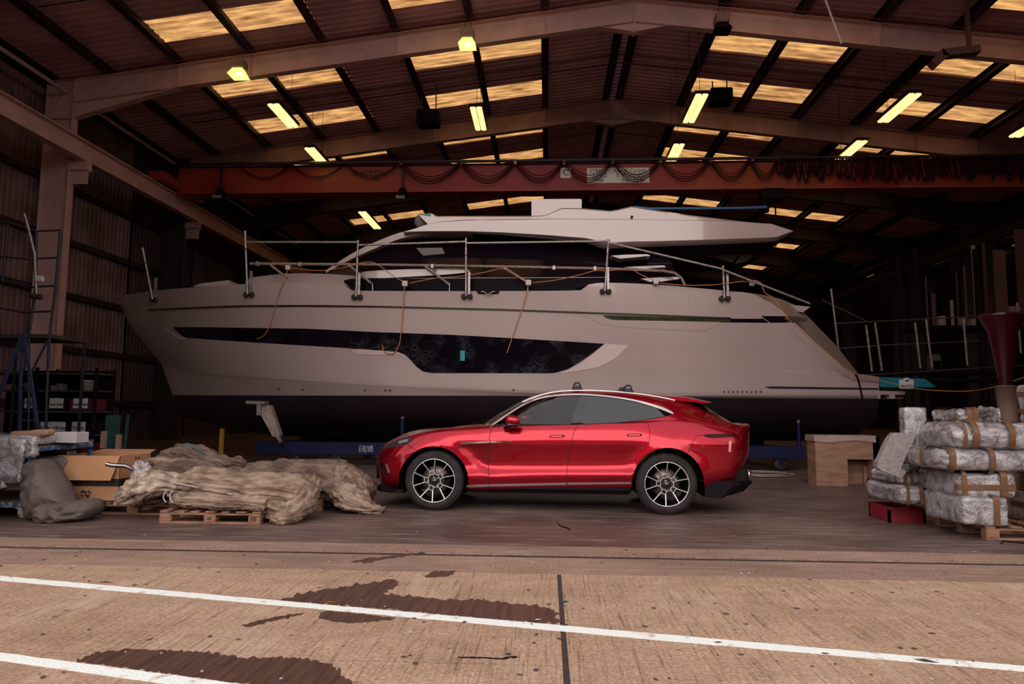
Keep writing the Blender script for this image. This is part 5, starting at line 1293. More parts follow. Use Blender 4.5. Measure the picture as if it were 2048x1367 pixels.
# hose coil on the floor
mb = MB()
cc = G(1528, 950)
for r_ in (.62, .66, .70, .58): mb.tube([(cc.x - .1 + r_ * cos(2 * pi * i / 40) * (1.0 + .05 * r_), cc.y + r_ * .8 * sin(2 * pi * i / 40), .02 + .012 * (r_ * 10 % 3)) for i in range(41)], .012, 5)
obj('hose_coil', mb, M('pale_hose', (.35, .3, .27), (.3, .25, .22), 4, .5), None, 'pale hose lying coiled on the floor behind the car tail', 'hose')
# ================================================================ LEFT SIDE
random.seed(3)
def pallet(x, y, rz, label, w_=1.2, d_=1.0, wd=None):
    t = thing('pallet', label, 'pallet', (x, y, 0), rz); wd = wd or wood; T = INV[t.name].inverted()
    def put(nm, c, d, me=None):
        mb = MB().box(T @ V(c), d, Matrix.Rotation(rz, 3, 'Z'), bev=.004); return obj(nm, mb, wd, t)
    for k in range(3):
        yy = -d_ / 2 + .05 + k * (d_ - .1) / 2
        put('bottom_board', (0, yy, .011), (w_, .10, .022)); put('stringer_board', (0, yy, .111), (w_, .10, .022))
        for j in range(3): put('block', (-w_ / 2 + .07 + j * (w_ - .14) / 2, yy, .061), (.14, .10, .078))
    n_ = 7
    for k in range(n_): put('deck_board', (-w_ / 2 + .05 + k * (w_ - .1) / (n_ - 1), 0, .133 + .002 * random.random()), (.10 + .02 * (k % 2), d_, .022))
    return t
pA = pallet(-5.22, 9.22, .02, 'wooden pallet under the big open cardboard box'); pB = pallet(-3.92, 8.62, 0, 'front wooden pallet carrying the cream canvas bundle')
pC = pallet(-3.55, 9.70, 0, 'rear wooden pallet carrying the grey-brown canvas bundle')
for tx, x, z in (('SSI', -3.92, .062), ('APIL', -3.40, .075), ('S N', -3.40, .048)): text('stamp', tx, .042, V((x, 8.12 - .002, z)), black_ink, pB)
# ---- blue trolley
t = thing('trolley', 'worn blue steel trolley at the left edge loaded with wrapped parts', 'trolley', (-7.0, 8.85, 0))
TX, TY0, TY1 = -6.27, 8.32, 9.42
for x in (TX, -7.9):
    for y in (TY0, TY1): obj('corner_post', MB().bx(x - .025, x + .025, y - .025, y + .025, .17, .90), blueworn, t)
for z0, z1 in ((.80, .85), (.46, .52), (.13, .19)):
    for y in (TY0, TY1): obj('cross_rail', MB().bx(-7.9, TX, y - .02, y + .02, z0, z1), blueworn, t)
    for x in (TX, -7.9): obj('side_rail', MB().bx(x - .02, x + .02, TY0, TY1, z0, z1), blueworn, t)
for z in (.50, .185): obj('shelf', MB().bx(-7.9, TX, TY0, TY1, z, z + .018), M('brown_ply', (.20, .10, .07), (.13, .07, .05), 3, .8), t)
obj('shelf', MB().bx(-7.9, TX, TY0, TY1, .845, .86), M('brown_ply', (.20, .10, .07)), t)
cw = M('caster_pale', (.50, .42, .36), (.38, .3, .25), 9, .6)
for x, y in ((TX - .07, TY0 + .02), (TX - .07, TY1 - .04), (-7.83, TY0 + .02)):
    o = obj('caster', MB().lathe([(0, -.02), (.05, -.02), (.06, -.01), (.06, .01), (.05, .02), (0, .02)], (x, y, .06), RX90, 18), cw, t)
    obj('caster_fork', MB().bx(x - .045, x + .05, y - .032, y - .026, .05, .13).bx(x - .045, x + .05, y + .026, y + .032, .05, .13).bx(x - .07, x + .09, y - .04, y + .04, .115, .13), cw, o)
# bubble wrap materials
bw = bpy.data.materials.new('bubble_wrap'); bw.use_nodes = True; n = bw.node_tree; b_ = n.nodes['Principled BSDF']
g_ = n.nodes.new('ShaderNodeTexCoord'); vo = n.nodes.new('ShaderNodeTexVoronoi'); vo.inputs['Scale'].default_value = 60; n.links.new(g_.outputs['Object'], vo.inputs['Vector'])
nz = n.nodes.new('ShaderNodeTexNoise'); nz.inputs['Scale'].default_value = 6; nz.inputs['Detail'].default_value = 8; nz.inputs['Distortion'].default_value = 1.2; n.links.new(g_.outputs['Object'], nz.inputs['Vector'])
ma = n.nodes.new('ShaderNodeMath'); ma.operation = 'MULTIPLY_ADD'; ma.inputs[1].default_value = -.14; n.links.new(vo.outputs['Distance'], ma.inputs[0]); n.links.new(nz.outputs[0], ma.inputs[2])
bp = n.nodes.new('ShaderNodeBump'); bp.inputs['Strength'].default_value = .75; bp.inputs['Distance'].default_value = .05; n.links.new(ma.outputs[0], bp.inputs['Height']); n.links.new(bp.outputs[0], b_.inputs['Normal'])
rr = n.nodes.new('ShaderNodeValToRGB'); rr.color_ramp.elements[0].color = (.17, .145, .15, 1); rr.color_ramp.elements[1].color = (.42, .40, .42, 1); rr.color_ramp.elements[0].position = .38; rr.color_ramp.elements[1].position = .62
n.links.new(nz.outputs[0], rr.inputs[0]); n.links.new(rr.outputs[0], b_.inputs['Base Color']); b_.inputs['Roughness'].default_value = .2; b_.inputs['Specular IOR Level'].default_value = 1.0; b_.inputs['Coat Weight'].default_value = 1
tape = M('brown_tape', (.16, .075, .032), (.13, .06, .028), 8, .35)
def rtape(o_, c, d, r, rot, specs, off=.012):
    for k, (axis, pos, wd, *arc) in enumerate(specs): obj('tape', MB().hoop(c, d, r, rot, axis, max(-(d[axis] / 2 - r * .8), min(d[axis] / 2 - r * .8, pos)), wd, off + .003 * k, arc[0] if arc else None), tape, o_)
# things on the trolley
t = thing('bubble_wrapped_parcel', 'bubble wrapped flat panel drooping over the trolley front at far left', 'wrapped parcel', (-6.8, 8.6, .86))
obj('wrap', MB().rbox((-6.95, 8.75, .93), (1.35, .8, .13), .05, n=14, amp=.02, fq=5, seed=2), bw, t)
obj('drooping_wrap', MB().rbox((-6.62, 8.27, .70), (.62, .07, .52), .035, Matrix.Rotation(.08, 3, 'Y'), n=16, amp=.03, fq=5, seed=5), bw, t)
obj('twisted_tail', MB().tube([(-6.58, 8.25, .50), (-6.55, 8.24, .43), (-6.52, 8.23, .36)], [.03, .025, .05], 8).rbox((-6.24, 8.26, .83), (.12, .1, .2), .04, n=8, amp=.03, fq=9), bw, t)
obj('brown_paper_roll', MB().rbox((-6.42, 8.50, 1.0), (.52, .16, .10), .045, Matrix.Rotation(-.12, 3, 'Y'), n=10, amp=.02, fq=7).rbox((-6.6, 8.42, .93), (.3, .2, .1), .045, n=8, amp=.02, fq=8), M('brown_paper', (.36, .22, .16), (.28, .16, .11), 7, .6, bump=.4), t)
obj('white_box', MB().bx(-6.32, -6.02, 8.75, 9.0, .885, 1.02, .004), paper, None, 'small white carton on the right end of the trolley top', 'carton')
obj('grey_bag', MB().rbox((-6.5, 9.0, .60), (.75, .5, .22), .09, n=12, amp=.03, fq=5, seed=8), M('grey_fabric', (.16, .12, .125), (.11, .08, .085), 5, .7, bump=.4), None, 'grey fabric bag with black marks on the trolley middle shelf', 'bag')
obj('black_board', MB().box((-6.45, 9.0, .76), (.7, .5, .03), Matrix.Rotation(-.1, 3, 'Y')), dark_m, None, 'flat black board lying above the grey bag on the trolley', 'board')
# ---- covered seat
cover = M('grey_brown_cover', (.125, .092, .082), (.095, .07, .062), 3, .75, bump=.35, bs=12)
t = thing('covered_seat', 'helm seat under a grey-brown fabric cover standing on the floor beside the trolley', 'seat', (-5.9, 8.3, 0), 0)
def soft(poly, Y0, dep, amp=.02, fq=6, seed=0, bulge=.5, floor=0, nR=12):
    b = dense(smoothpoly(poly, True, 4), 2.2); n_ = len(b); mid = P(*poly[0], Y0 + dep * .5); base = [P(a, c, Y0 + dep * .35) for a, c in b]; c0 = sum(base, V()) / n_; vs = []; prof = []
    for k in range(nR + 1):
        r = .08 + .92 * k / nR; prof.append((r, Y0 + dep * bulge * (1 - sqrt(max(0, 1 - r ** 3)))))
    prof += [(1.0, Y0 + dep * .75), (.92, Y0 + dep), (.1, Y0 + dep)]
    for r, y in prof:
        for p in base:
            q = c0 + (p - c0) * r; q.y = y; s_ = q * fq + V((seed * 5, 0, 0)); w_ = noise.noise(s_ * .5)
            h_ = amp * (1 - 2.6 * abs(noise.noise(V((s_.x * .8 + w_, s_.y, s_.z * 1.3 - .5 * s_.x + w_)))) + .4 * noise.noise(s_ * 2.5)); q.y -= h_; q += (q - c0).normalized() * h_ * .35
            q.z = max(q.z, .004); vs.append(q)
    m = len(prof)
    return MB().add(vs, [(i * n_ + k, i * n_ + (k + 1) % n_, (i + 1) * n_ + (k + 1) % n_, (i + 1) * n_ + k) for i in range(m - 1) for k in range(n_)] + [tuple(range(n_)), tuple(range(m * n_ - 1, (m - 1) * n_ - 1, -1))], True)
obj('backrest', soft([(49, 932), (58, 921), (72, 919), (85, 922), (97, 940), (114, 968), (131, 998), (132, 1006), (112, 1013), (98, 1024), (76, 1036), (58, 1040), (49, 1020), (46, 975)], 8.10, .42, .024, 6, 3), cover, t)
obj('cushion', soft([(69, 1016), (90, 1006), (128, 1004), (158, 1001), (178, 1005), (184, 1015), (178, 1028), (160, 1041), (120, 1047), (84, 1046), (70, 1038)], 7.98, .50, .028, 7, 8), cover, t)
obj('piping', MB().tube([P(a, c, 8.10) for a, c in smoothpoly([(60, 928), (66, 950), (70, 975), (74, 995), (84, 1008), (98, 1014)], False, 4)], .006, 6), cover, t)
# ---- cardboard box
bx0, bx1, by0, by1, bz0, bz1 = -6.32, -5.47, 8.83, 9.52, .148, .722
t = thing('cardboard_box', 'large open cardboard box with a black printed band on a pallet', 'box', ((bx0 + bx1) / 2, 9.15, bz0))
for a in ((bx0, bx1, by0, by0 + .006), (bx0, bx1, by1 - .006, by1), (bx0, bx0 + .006, by0, by1), (bx1 - .006, bx1, by0, by1)): obj('side_panel', MB().bx(*a, bz0, bz1), card, t)
obj('base_panel', MB().bx(bx0, bx1, by0, by1, bz0, bz0 + .008), card, t)
fp = [V((bx0 + .02, by0 - .005, bz1)), V((bx1 + .0, by0 - .005, bz1)), V((bx1 - .055, by0 - .09, bz1 - .305)), V((bx0 - .03, by0 - .09, bz1 - .305))]
obj('front_flap', MB().prism(fp, (0, -.006, .001)), card, t)
fp = [V((bx0, by1, bz1)), V((bx1, by1, bz1)), V((bx1 - .04, by1 + .2, bz1 + .03)), V((bx0 + .04, by1 + .2, bz1 + .03))]; obj('back_flap', MB().prism(fp, (0, 0, .005)), card, t)
bd = M('printed_band', (.02, .010, .012), (.018, .009, .01), 4, .7)
obj('printed_band', MB().bx(bx0 - .002, bx1 + .002, by0 - .002, by0, .335, .432).bx(bx1, bx1 + .002, by0 - .002, by1, .335, .432), bd, t)
RS = Matrix.Rotation(pi / 2, 3, 'Z') @ RX90
lm = M('band_lettering', (.42, .22, .12), (.38, .2, .11), 3, .8)
text('lettering', 'Miele', .115, V((bx1 + .004, 9.20, .385)), lm, t, rot=RS); text('lettering', 'Miele', .12, V((-5.80, by0 - .004, .425)), lm, t)
em = MB(); c0 = V((-5.90, by0 - .003, .235))
for k in range(2): em.bar(c0 + V((-.07, 0, .03 - .05 * k)), c0 + V((.07, 0, .03 - .05 * k)), .003, .008)
for a, b in ((-.04, -.045), (.04, .045)): em.bar(c0 + V((a, 0, -.05)), c0 + V((a, 0, .055)), .003, .012)
em.bar(c0 + V((-.04, 0, .05)), c0 + V((.04, 0, -.045)), .003, .012); em.bar(c0 + V((-.08, 0, -.0)), c0 + V((-.05, 0, .03)), .003, .008); em.bar(c0 + V((.08, 0, -.0)), c0 + V((.05, 0, .03)), .003, .008)
obj('printed_emblem', em, black_ink, t); text('printed_mark', '(I)', .10, V((bx1 + .003, 9.0, .235)), black_ink, t, rot=RS); text('printed_mark', 'II   II', .05, V((bx1 + .003, 9.2, .67)), black_ink, t, rot=RS)
# ---- canvas bundles
canvas_l = M('cream_canvas', (.37, .265, .20), (.15, .095, .07), 4.2, .9, bump=1, bs=14, det=9, lo=.40, hi=.66, stretch=(1, 2, 2), spec=.15)
canvas_d = M('brown_canvas', (.20, .135, .105), (.10, .066, .052), 4, .9, bump=1, bs=14, det=8, stretch=(1, 2, 2), spec=.15)
def bundle(pts, seed=0, nr=20, fold=.03, long=1.5, bot=0.0, sub=5, ex=.8, cyc=9):
    # pts: (x, y, zc, half width, half height)
    sub *= 2; nr = int(nr * 2.2); fold *= 1.25; st = smoothpoly(pts, False, sub); mb = MB(); vs = []; m = len(st)
    for i, p in enumerate(st):
        a = st[max(0, i - 1)]; b = st[min(m - 1, i + 1)]; t_ = V((b[0] - a[0], b[1] - a[1], b[2] - a[2])).normalized(); s_ = V((-t_.y, t_.x, 0)).normalized(); u_ = t_.cross(s_)
        if u_.z < 0: u_ = -u_
        for k in range(nr):
            an = 2 * pi * k / nr; c, s2 = cos(an), sin(an)
            cc_, ss = math.copysign(abs(c) ** ex, c), math.copysign(abs(s2) ** ex, s2)
            q = V((i / m * long * 4, cc_ * 1.7 + seed * 3.7, ss * 1.7))
            w_ = .7 * noise.noise(q * .7); d_ = fold * (1.0 - 2.8 * abs(noise.noise(V((q.x * .42 + .5 * q.y + w_, q.y * 2.4 + w_ * 2, q.z * 2.4)))) + .8 * noise.noise(V((q.x * 1.2, q.y * 1.1, q.z * 1.1))) - .55 * abs(noise.noise(V((q.x * 1.1 - q.y * .8, q.y * 5.5 + 2 * w_, q.z * 5.5)))))
            r_ = V((p[0], p[1], p[2])) + s_ * cc_ * (p[3] + d_) + u_ * ss * (p[4] + d_)
            r_.z = max(r_.z, bot + .004); vs.append(r_)
    mb.add(vs, [(i * nr + k, i * nr + (k + 1) % nr, (i + 1) * nr + (k + 1) % nr, (i + 1) * nr + k) for i in range(m - 1) for k in range(nr)] + [tuple(range(nr)), tuple(range(m * nr - 1, (m - 1) * nr - 1, -1))], True)
    return mb
t = thing('canvas_bundle', 'pale cream canvas cover folded in a long bundle on the front pallet', 'canvas cover', (-3.8, 8.5, .146))
obj('upper_fold', bundle([(-4.55, 8.75, .38, .10, .05), (-4.42, 8.68, .42, .26, .13), (-4.2, 8.62, .45, .32, .14), (-3.9, 8.55, .42, .34, .14), (-3.5, 8.52, .38, .34, .15), (-3.15, 8.55, .36, .32, .17), (-2.98, 8.58, .30, .26, .17), (-2.88, 8.58, .24, .10, .08)], 1, 34, .032, 1.6, .15, 8), canvas_l, t)
obj('lower_fold', bundle([(-4.56, 8.6, .24, .16, .05), (-4.3, 8.55, .25, .36, .09), (-3.9, 8.5, .25, .38, .10), (-3.5, 8.48, .24, .38, .10), (-3.2, 8.45, .19, .30, .13), (-3.06, 8.36, .12, .22, .11), (-2.97, 8.33, .09, .10, .06)], 4, 30, .03, 1.6, .0, 7), canvas_l, t)
obj('draped_end', bundle([(-3.05, 8.85, .40, .16, .12), (-2.98, 8.62, .32, .16, .16), (-2.99, 8.40, .20, .17, .15), (-3.08, 8.22, .09, .14, .085), (-3.16, 8.12, .05, .08, .045)], 7, 24, .03, 1.2, 0, 7), canvas_l, t)
zp = MB().tube([(-4.44, 8.33, .44), (-4.2, 8.27, .41), (-3.95, 8.22, .37), (-3.7, 8.19, .335)], .007, 5); obj('zip', zp, paper, t)
t = thing('canvas_bundle', 'brown-grey canvas sausage bundle lying behind the cream one and ending in a loose tail', 'canvas cover', (-3.2, 9.6, .146))
obj('rolled_body', bundle([(-4.45, 9.75, .28, .1, .08), (-4.2, 9.72, .34, .30, .18), (-3.8, 9.68, .38, .36, .22), (-3.4, 9.65, .38, .38, .23), (-3.05, 9.62, .38, .40, .25), (-2.75, 9.58, .32, .36, .24), (-2.55, 9.5, .25, .30, .19), (-2.42, 9.45, .18, .2, .14)], 11, 30, .034, 2.2, .02, 8), canvas_d, t)
obj('loose_tail', bundle([(-2.85, 9.50, .46, .12, .12), (-2.68, 9.40, .33, .22, .16), (-2.58, 9.28, .18, .24, .14), (-2.42, 9.18, .10, .20, .08), (-2.25, 9.15, .05, .12, .04), (-2.12, 9.14, .03, .05, .02)], 14, 26, .03, 1.8, 0, 8), canvas_l, t)
t = thing('canvas_bundle', 'heaped brown canvas bundle tied with blue rope behind the cardboard box', 'canvas cover', (-4.9, 9.6, .146))
obj('lower_heap', bundle([(-5.42, 9.5, .30, .2, .12), (-5.15, 9.4, .40, .36, .24), (-4.8, 9.35, .40, .42, .26), (-4.45, 9.42, .34, .38, .2), (-4.2, 9.5, .26, .2, .1)], 21, 30, .04, 2, .15, 8), canvas_d, t)
obj('upper_heap', bundle([(-5.38, 9.62, .56, .08, .05), (-5.22, 9.6, .64, .18, .10), (-4.98, 9.58, .70, .22, .12), (-4.72, 9.58, .62, .22, .12), (-4.45, 9.60, .54, .18, .10), (-4.30, 9.62, .56, .12, .09), (-4.2, 9.62, .52, .05, .05)], 25, 26, .035, 2, .15, 8), canvas_d, t)
obj('folded_edge', bundle([(-5.40, 9.2, .58, .05, .03), (-5.2, 9.14, .64, .09, .04), (-4.95, 9.16, .60, .10, .05), (-4.7, 9.2, .50, .09, .05)], 28, 16, .02, 2, .15, 6), canvas_l, t)
rope = M('blue_rope', (.03, .13, .19), (.02, .09, .14), 30, .7)
obj('rope', MB().tube(smoothpoly([(-4.98, 9.48, .84), (-4.80, 9.42, .80), (-4.62, 9.42, .70), (-4.50, 9.38, .60), (-4.42, 9.44, .58)], False, 5), .010, 6), rope, t)
obj('blue_rope', MB().tube(smoothpoly([(-4.30, 9.45, .50), (-4.15, 9.5, .46), (-3.95, 9.55, .55), (-3.7, 9.52, .615), (-3.55, 9.5, .60)], False, 5), .010, 6), rope, None, 'blue rope lying across the middle canvas bundles', 'rope')
# white plastic bag with chromed rail
t = thing('plastic_wrapped_rail', 'bent chrome rail sticking out of a yellowish plastic bag beside the cardboard box', 'rail', (-5.0, 8.7, .146))
fog = M('yellowed_plastic', (.46, .37, .28), (.24, .16, .12), 7, .35, bump=.9, bs=10, coat=.4, det=7)
obj('bag', bundle([(-5.28, 8.52, .22, .05, .04), (-5.16, 8.5, .25, .16, .08), (-4.98, 8.48, .34, .20, .14), (-4.78, 8.5, .42, .20, .13), (-4.5, 8.55, .40, .14, .10)], 33, 22, .035, 2, .15, 6), fog, t)
clr = clearglass('clear_plastic', (.75, .70, .68), .12, 1.5, .8)
obj('bag_neck', bundle([(-5.02, 8.6, .42, .12, .12), (-5.05, 8.62, .55, .10, .10), (-5.08, 8.66, .66, .05, .04)], 35, 16, .03, 2, .15, 5), M('white_poly', (.42, .35, .33), (.28, .22, .21), 9, .25, bump=.8, coat=.4), t)
obj('chrome_rail', MB().tube([P(212, 927, 8.5), P(225, 930, 8.52), P(250, 931, 8.55), P(264, 937, 8.58), P(276, 950, 8.62), P(283, 960, 8.66)], .027, 10), M('dark_chrome', (.28, .25, .27), (.2, .18, .2), 3, .12, metal=1), t)
obj('hose_ring', MB().tube([P(333 + 6 * cos(a), 993 + 10 * sin(a), 8.24) for a in [i * pi / 10 + pi / 2 for i in range(11)]], .008, 6).tube([P(347 + 7 * cos(a), 993 + 11 * sin(a), 8.22) for a in [i * pi / 10 + pi / 2 for i in range(11)]], .008, 6), paper, t)
# ---- rear left shelving
YS = 13.9
t = thing('shelving_unit', 'dark shelving unit with labelled bins in the gloom at the left', 'shelf', (-9.6, YS + .3, 0))
sx0, sx1 = P(-30, 800, YS).x, P(190, 800, YS).x
for x in (sx0, (sx0 + sx1) / 2 - .1, sx1):
    for y in (YS, YS + .6): obj('upright', MB().bx(x - .025, x + .025, y - .025, y + .025, 0, 2.15), dark_m, t)
obj('back_panel', MB().bx(sx0, sx1, YS + .62, YS + .64, 0, 2.12), dark_m, t)  # dark sheet added so the gloom behind the shelves stays black
shz = [P(100, y, YS).z for y in (745, 779.5, 821.5, 868.5, 915)]
for z in shz: obj('shelf', MB().bx(sx0, sx1, YS, YS + .6, z - .03, z), M('shelf_grey', (.07, .045, .05), (.05, .03, .035), 4, .6), t)
red_bin = M('dark_red_bin', (.10, .012, .015), (.07, .01, .012), 4, .5)
def bin_(x0, x1, y0, y1, mat, lab, tx, lx0=None, lx1=None, sz=.10, shelf=None):
    a, b = P(x0, y0, YS + .05), P(x1, y1, YS + .05); zb_ = shelf if shelf is not None else b.z
    t2 = thing('storage_bin', lab, 'storage bin', ((a.x + b.x) / 2, YS + .3, zb_))
    obj('bin_body', MB().bx(a.x, b.x, YS + .05, YS + .5, zb_, a.z, .015), mat, t2)
    if tx is not None:
        la, lb = P(lx0, y0 - 1, YS + .04), P(lx1, y1, YS + .04)
        obj('label_card', MB().bx(la.x, lb.x, YS + .03, YS + .045, lb.z, la.z + .0).bx((la.x + lb.x) / 2 - .03, (la.x + lb.x) / 2 + .03, YS + .025, YS + .045, la.z - .03, la.z + .01), paper, t2)
        text('lettering', tx, sz, V(((la.x + lb.x) / 2, YS + .024, (la.z * .4 + lb.z * .6))), black_ink, t2, sx_=.8)
bin_(92, 130, 797, 816, dark_m, 'dark bin labelled Crew Cabin on the third shelf', 'Crew Cabin', 100, 126, .085, shz[2])
bin_(139, 185, 797, 816, red_bin, 'dark red bin labelled Master Cabin on the third shelf', 'Master Cabin', 147.5, 174.5, .078, shz[2])
bin_(78, 134, 844, 863, dark_m, 'dark bin labelled STBD Cabin on the fourth shelf', 'STBD Cabin   STBD Sanctu', 82, 130, .07, shz[3])
bin_(139, 178, 844, 863, dark_m, 'dark bin labelled Saloon on the fourth shelf', 'Saloon', 145, 170, .11, shz[3])
bin_(122, 160, 893, 911, dark_m, 'dark bin with a pale card on the bottom shelf', 'Galley', 135, 151, .07, shz[4])
bin_(20, 72, 797, 816, dark_m, 'dark bin behind the blue ladder on the third shelf', 'Hull', 50, 72, .08, shz[2])
bin_(162, 176, 885, 912, red_bin, 'narrow red bin at the right end of the bottom shelf', None, shelf=shz[4])
p = P(175.5, 775, YS + .2); t = thing('bucket', 'white plastic bucket standing on the second shelf', 'bucket', (p.x, p.y, shz[1])); zz = shz[1]
obj('pail', MB().lathe([(0, .0), (.095, .0), (.112, .19), (.118, .19), (.118, .21), (0, .21)], (p.x, p.y, zz), n=20), M('white_plastic', (.55, .48, .46), (.5, .44, .42), 5, .4), t)
obj('print', MB().box((p.x - .03, p.y - .108, zz + .10), (.07, .006, .08)), M('grey_print', (.12, .09, .10)), t)
for k, (a, b, w2, h2, lab) in enumerate([(113, 776, .13, .10, 'pair of pale tins on the second shelf left of the bucket'), (124, 772, .10, .14, 'dusty tin with a dark band on the second shelf'), (62, 777, .15, .16, 'pale carton on the second shelf behind the ladder'), (45, 818, .16, .11, 'small grey carton under the ladder on the third shelf'), (12, 776, .3, .12, 'long pale carton at the left end of the second shelf'), (15, 744, .35, .07, 'flat pale packet on the top shelf at far left')]):
    p = P(a, b, YS + .25); z = min(shz, key=lambda q: abs(q - p.z)); obj('carton', MB().box((p.x, p.y, z + h2 / 2), (w2, .2, h2), bev=.01), M('dusty_carton%d' % (k % 2), ((.24, .17, .16), (.15, .11, .10))[k % 2]), None, lab, 'carton')
# ---- access tower, ladder
t = thing('access_tower', 'dark tubular access tower with a platform at the left edge', 'scaffold', tuple(P(60, 870, 12.6)[:2]) + (0,)); DT = 12.6
dkb = M('dark_blue_tube', (.02, .022, .04), (.014, .015, .028), 4, .5)
pz = P(93, 900, DT)
for ln in ([(121, 462), (112, 570), (99, 674), (93, 800), (91, 945)], [(73, 462), (72, 573), (58, 670), (57, 800), (56, 947)]): obj('upright', MB().tube([P(a, b, DT) for a, b in ln], .025, 8), dkb, t)
for ln in ([(73, 462), (121, 460)], [(73, 517), (116, 515)], [(73, 573), (112, 571)], [(56, 624), (106, 622)], [(0, 444), (20, 446), (73, 462)], [(-20, 510), (73, 520)], [(-20, 556), (73, 575)], [(-20, 612), (56, 626)], [(97, 678), (57, 755)]): obj('rail', MB().tube([P(a, b, DT) for a, b in ln], .020, 6), dkb, t)
obj('rail', MB().tube([P(16, 448, DT), P(5, 565, DT)], .022, 6), dkb, t)
a = P(-60, 668, DT); b = P(101, 668, DT); obj('platform', MB().bx(a.x, b.x, DT - .03, DT + 1.1, b.z - .07, b.z), M('dark_plank', (.05, .03, .03), (.035, .02, .022), 4, .8), t)
for x in (a.x + .1, b.x - .05): obj('rear_leg', MB().bx(x - .02, x + .02, DT + 1.03, DT + 1.07, 0, b.z), dkb, t)
t = thing('step_ladder', 'blue folding step ladder standing in front of the access tower', 'ladder', tuple(P(40, 900, 11.6)[:2]) + (0,)); DL = 11.6
for ln in ([(45, 667), (-5, 800), (-45, 925)], [(46, 667), (41, 760), (37, 980)], [(48, 667), (62, 760), (92, 975)]):
    pp = [P(a, b, DL) for a, b in ln]; pp[-1] = pp[-2] + (pp[-1] - pp[-2]) * ((pp[-2].z - 0.0) / (pp[-2].z - pp[-1].z)); obj('stile', MB().bar(pp[0], pp[1], .03, .05).bar(pp[1], pp[2], .03, .05), M('ladder_blue', (.035, .05, .11), (.025, .035, .08), 6, .5), t)
for q in (700, 735, 770, 805, 840, 875, 910): obj('tread', MB().bar(P(45 - (q - 667) * .035, q, DL), P(48 + (q - 667) * .14, q, DL), .06, .02), M('ladder_blue', (.035, .05, .11)), t)
t = thing('guard_post', 'loose aluminium guard post with rubber rollers clipped to the access tower', 'post', tuple(P(70, 590, 12.4)))
obj('tube', MB().tube([P(49, 428, 12.4), P(58, 462, 12.4), P(69, 506, 12.4), P(73, 588, 12.4)], .026, 8), alu, t)
obj('clamp', MB().box(P(79, 558, 12.4), (.16, .08, .12), bev=.02), paper, t)
for a in (68, 78): obj('roller', MB().lathe([(0, -.035), (.055, -.03), (.055, .03), (0, .035)], P(a, 593, 12.4), RX90, 12), rubber, t)
# ---- green trestle
t = thing('green_trestle', 'dark green trestle frame with timber pads behind the canvas bundles', 'trestle', tuple(P(270, 935, 11.0)[:2]) + (0,))
grn = M('green_paint', (.012, .06, .05), (.01, .04, .035), 4, .5); q0 = P(276, 830, 11.0)
obj('panel', MB().bx(P(264, 0, 11).x, P(289, 0, 11).x, 11.0, 11.05, .02, q0.z), grn, t)
obj('strut', MB().bar(P(257, 828, 10.95), P(244, 940, 10.95), .03, .03), grn, t)
for a, y0, y1 in ((262, 862, 896), (290.5, 869, 902)): obj('timber_pad', MB().bx(P(a - 4, 0, 10.95).x, P(a + 4, 0, 10.95).x, 10.93, 10.99, P(a, y1, 10.95).z, P(a, y0, 10.95).z), M('pale_timber', (.30, .18, .13), (.24, .14, .1), 8, .8), t)
obj('yellow_clamp', MB().bx(P(480, 0, 14).x, P(487, 0, 14).x, 14, 14.05, 0, P(480, 857, 14).z), M('yellow_paint', (.30, .15, .02), (.2, .1, .02)), None, 'thin yellow stand in the dark under the bow', 'stand')
# ================================================================ RIGHT SIDE
def pkg(name, lab, x0, x1, y0, y1, Y, dep, r=.08, amp=.02, rz=0, ry=0, fq=3.5, seed=0, tapes=(), mat=None, n=18, zfloor=None, taper=0, cat_='wrapped parcel'):
    a, b = P(x0, y0, Y), P(x1, y1, Y); a.x = P(x0, y0, Y + dep * .9).x; zb_ = b.z if zfloor is None else zfloor
    c = V(((a.x + b.x) / 2, Y + dep / 2, (a.z + zb_) / 2)); d = (abs(b.x - a.x), dep, a.z - zb_)
    rot = Matrix.Rotation(rz, 3, 'Z') @ Matrix.Rotation(ry, 3, 'Y')
    t = thing(name, lab, cat_, (c.x, c.y, zb_)); obj('wrap', MB().rbox(c, d, r, rot, amp, fq, n, seed, taper), mat or bw, t); rtape(t, c, d, r, rot, tapes, amp * .9 + .004)
    return t
pR = pallet(5.52, 8.35, .0, 'wooden pallet under the bubble wrapped parcels at the right edge', 1.7, 1.0)
pkg('wrapped_parcel', 'large bubble wrapped parcel at the bottom of the right stack, on the pallet', 1852, 2022, 992, 1052, 7.83, .8, .05, .018, 0, 0, seed=41, tapes=((0, .10, .06, (0, .55)),), zfloor=.147)
pkg('wrapped_parcel', 'bubble wrapped parcel with crossing brown tapes, second from the bottom of the right stack', 1842, 2036, 944, 996, 7.9, .85, .06, .018, 0, 0, seed=42, tapes=((0, .16, .07), (2, -.02, .06, (.5, .78)), (0, -.42, .05)))
pkg('wrapped_mattress', 'long flat bubble wrapped mattress jutting out leftwards from the right-hand stack', 1782, 2120, 899, 944, 7.86, 1.1, .09, .016, .10, .02, seed=43, tapes=((0, -.78, .05), (0, -.55, .05), (0, -.12, .06), (0, .42, .06), (0, .85, .06), (1, -.2, .05, (.25, .6))))
pkg('wrapped_cushion', 'fat bubble wrapped cushion on top of the mattress at the right', 1836, 2110, 843, 902, 7.95, .75, .16, .022, .03, 0, seed=44, tapes=((0, -.62, .035), (0, -.30, .07, (0, .6)), (0, .08, .07, (0, .6)), (0, .52, .07, (0, .6))))
